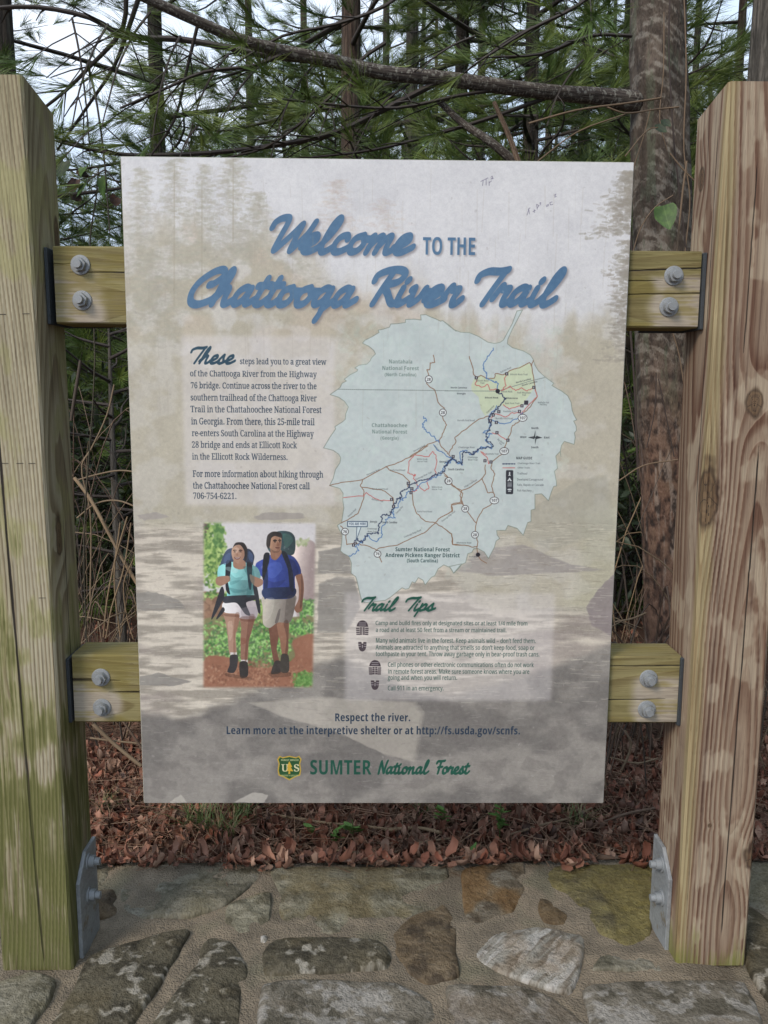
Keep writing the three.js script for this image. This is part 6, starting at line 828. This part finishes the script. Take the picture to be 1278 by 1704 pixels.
// ---------------------------------------------------------------- forest floor
{
  const r = rngOf(611), kinds = [0, 1, 2, 3, 4, 5].map((k) => leafGeo(500 + k, 0.046 + 0.008 * k, 0.028 + 0.004 * k, 0.3 + 0.14 * k, 0.9 + 0.45 * k, 7, undefined, 0.3));
  const mats = [[[100, 64, 50], [76, 46, 35], [126, 90, 74]], [[112, 84, 71], [86, 62, 51], [138, 108, 92]], [[104, 56, 38], [76, 40, 28], [130, 84, 62]], [[134, 112, 100], [104, 84, 74], [156, 134, 120]], [[80, 56, 44], [56, 40, 32], [104, 78, 64]]].map((a) => leafMat(...a));
  const place = (x, z) => { const y = z > BACKZ ? WALLTOP : groundY(x, z); return aim(V(x, y + 0.002 + 0.016 * r(), z), V((r() - 0.5) * 0.9, 0.8 + 0.4 * r(), (r() - 0.5) * 0.9), r() * 6.28, 0.36 + 0.44 * r()); };
  const M = [], Q = new THREE.Quaternion();
  for (let i = 0; i < 300; i++) { const z = -1.885 - 0.55 * r(), x = (r() - 0.5) * 1.5, m = sub('fallen_leaf', kinds[i % 6], mats[(r() * 5) | 0], groundMesh); m.applyMatrix4(place(x, z)); m.position.y += 0.008; }
  const lists = kinds.map(() => []), cols = kinds.map(() => []);
  for (let i = 0; i < 24000; i++) { const near = i < 14000, z = near ? -1.855 - 0.77 * r() : -2.5 - 5 * Math.pow(r(), 1.6), x = (r() - 0.5) * (near ? 3.6 : 11), k = i % 6; lists[k].push(place(x, z)); const b = 0.45 + 0.95 * r(), q = r() < 0.2 ? 1.6 : r(); cols[k].push(new THREE.Color().setRGB((0.24 + 0.07 * q) * b, (0.085 + 0.085 * q) * b, (0.05 + 0.068 * q) * b)); }
  const g = new THREE.Group(); g.name = 'leaf_litter'; scene.add(g); g.userData = { label: 'carpet of curled red brown fallen leaves behind the wall', category: 'leaf litter', kind: 'stuff' };
  const lm = mat({ color: 0xffffff, roughness: 0.75 }); lists.forEach((l, k) => instanced('leaves', kinds[k], lm, l, g, cols[k]));
  // straw: dry needles and stalks lying about
  const S = [], SC = [], straw = tube([V(0, 0, -0.5), V(0.03, 0.02, 0), V(0, 0, 0.5)], [0.006, 0.006, 0.003], 3, 2);
  for (let i = 0; i < 6500; i++) { const z = -1.86 - 1.6 * Math.pow(r(), 1.3), x = (r() - 0.5) * 3.2, s = 0.08 + 0.14 * r(), y = groundY(x, z) + 0.012 + 0.03 * r(); S.push(new THREE.Matrix4().compose(V(x, y, z), new THREE.Quaternion().setFromEuler(new THREE.Euler((r() - 0.5) * 0.7, r() * 6.28, 0)), V(0.14 + 0.1 * r(), 0.14, s))); const q = r(), b = 0.7 + 0.6 * r(); SC.push(new THREE.Color().setRGB((0.16 + 0.12 * q) * b, (0.085 + 0.1 * q) * b, (0.05 + 0.07 * q) * b)); }
  const sg = new THREE.Group(); sg.name = 'pine_straw'; scene.add(sg); sg.userData = { label: 'thin dry pine needles and stalks strewn over the fallen leaves', category: 'pine straw', kind: 'stuff' }; instanced('straws', straw, lm, S, sg, SC);
  // fallen twigs one can pick out
  [[[452, 1352], [540, 1366], [610, 1372], [660, 1380], 0.004, 'long pale stalk lying on the leaves below the panel’s foot'], [[640, 1378], [700, 1376], [735, 1384], [735, 1384], 0.005, 'pale bent stick on the leaves below the panel’s emblem'], [[985, 1424], [1030, 1428], [1075, 1424], [1095, 1420], 0.009, 'thick brown fallen stick along the wall beside the pinkish post'], [[560, 1412], [640, 1420], [700, 1400], [760, 1392], 0.003, 'thin straw stalk on the leaves close to the wall'], [[840, 1390], [900, 1372], [950, 1360], [985, 1345], 0.0035, 'thin grey twig slanting over the leaves by the panel’s corner']]
    .forEach(([a, b, c, d, rad, label], i) => { const p = [a, b, c, d].slice(0, i === 1 ? 3 : 4).map(([x, y]) => { const q = onY(x, y, 0.44); q.y = groundY(q.x, q.z) + 0.032; return q; }), m = new THREE.Mesh(tube(p, rad, 6, 5), CANE[[3, 3, 1, 0, 0][i]]); m.name = numbered('fallen_stick'); m.castShadow = m.receiveShadow = true; scene.add(m); tag(m, label, 'stick', 'sticks lying on the fallen leaves'); });
  // grass tufts
  const blade = (r0) => { const h = 0.06 + 0.09 * r0(), a = r0() * 6.28, o = h * (0.4 + 0.7 * r0()), d = V(Math.cos(a), 0, Math.sin(a)), s = V(-d.z, 0, d.x).multiplyScalar(0.0016), b = V((r0() - 0.5) * 0.05, 0, (r0() - 0.5) * 0.04), pos = []; for (let k = 0; k <= 4; k++) { const t = k / 4, p = b.clone().addScaledVector(d, o * t * t).add(V(0, h * t * (1.25 - 0.5 * t), 0)), w = 1 - t * 0.92; pos.push(p.clone().addScaledVector(s, w), p.clone().addScaledVector(s, -w)); } const g2 = new THREE.BufferGeometry(); g2.setFromPoints(pos); g2.setIndex([0, 1, 2, 1, 3, 2, 2, 3, 4, 3, 5, 4, 4, 5, 6, 5, 7, 6, 6, 7, 8, 7, 9, 8]); g2.computeVertexNormals(); return g2; };
  const GR = mat({ color: new THREE.Color().setRGB(0.1, 0.15, 0.045), roughness: 0.6 }), DRY = mat({ color: new THREE.Color().setRGB(0.24, 0.19, 0.1), roughness: 0.7 });
  [[328, 1378, 1, 'brightest green grass tuft on the leaves near the greenish post'], [372, 1392, 0.8, 'flattened grass tuft beside the brightest green one'], [405, 1362, 1, 'grass tuft under the panel below the hikers'], [176, 1350, 0.5, 'tiny grass tuft right beside the greenish post'], [960, 1376, 0.6, 'small grass tuft under the panel’s corner towards the pinkish post'], [700, 1360, 0.5, 'small grass tuft below the panel’s emblem']].forEach(([px, py, s, label]) => {
    const p = onY(px, py, 0.42); p.y = groundY(p.x, p.z); const t = thing('grass_tuft', p, label, 'grass', 'grass tufts on the fallen leaves'), gs = [], ds = []; for (let i = 0; i < 46; i++) (i % 4 ? gs : ds).push(blade(r)); for (const [n, l, m] of [['blades', gs, GR], ['dry_blades', ds, DRY]]) { const q = part(n, mergeGeometries(l), m, t, false); q.scale.setScalar(s * 1.45); q.userData.kind = 'stuff'; }
  });
  // seedlings: a few bright leaves on short stalks
  const bright = leafMat([92, 128, 56], [74, 108, 44], [130, 160, 90]);
  [[585, 1392, 'bright seedling under the panel’s emblem'], [558, 1398, 'pale seedling just beside the emblem’s bright seedling'], [830, 1390, 'tallest leafy seedling among the leaves below the panel'], [738, 1372, 'seedling with small round leaves at the end of the pale stick'], [784, 1428, 'tiny seedling against the back edge of the wall'], [520, 1386, 'tiny two leaved seedling amid the straw stalks']].forEach(([px, py, label], i) => {
    const p = onY(px, py + 8, 0.42); p.y = groundY(p.x, p.z); const t = thing('seedling', p, label, 'seedling', 'green seedlings in the leaf litter'), h = [0.08, 0.06, 0.13, 0.07, 0.05, 0.05][i];
    part('stalk', tube([V(0, 0, 0), V(0.004, h * 0.6, 0), V(0.002, h, 0.003)], 0.0014, 4, 3), GR, t, false);
    for (let k = 0; k < [10, 7, 16, 8, 5, 5][i]; k++) { const q = part('leaf', leafGeo(700 + k, 0.026 + 0.01 * r(), 0.017, 0.3, 0.6, 4), bright, t, false); q.position.set(0, h * (0.35 + 0.65 * r()), 0); q.rotation.set(-0.5 * r(), r() * 6.28, 0); }
  });
}
renderer.render(scene, camera);
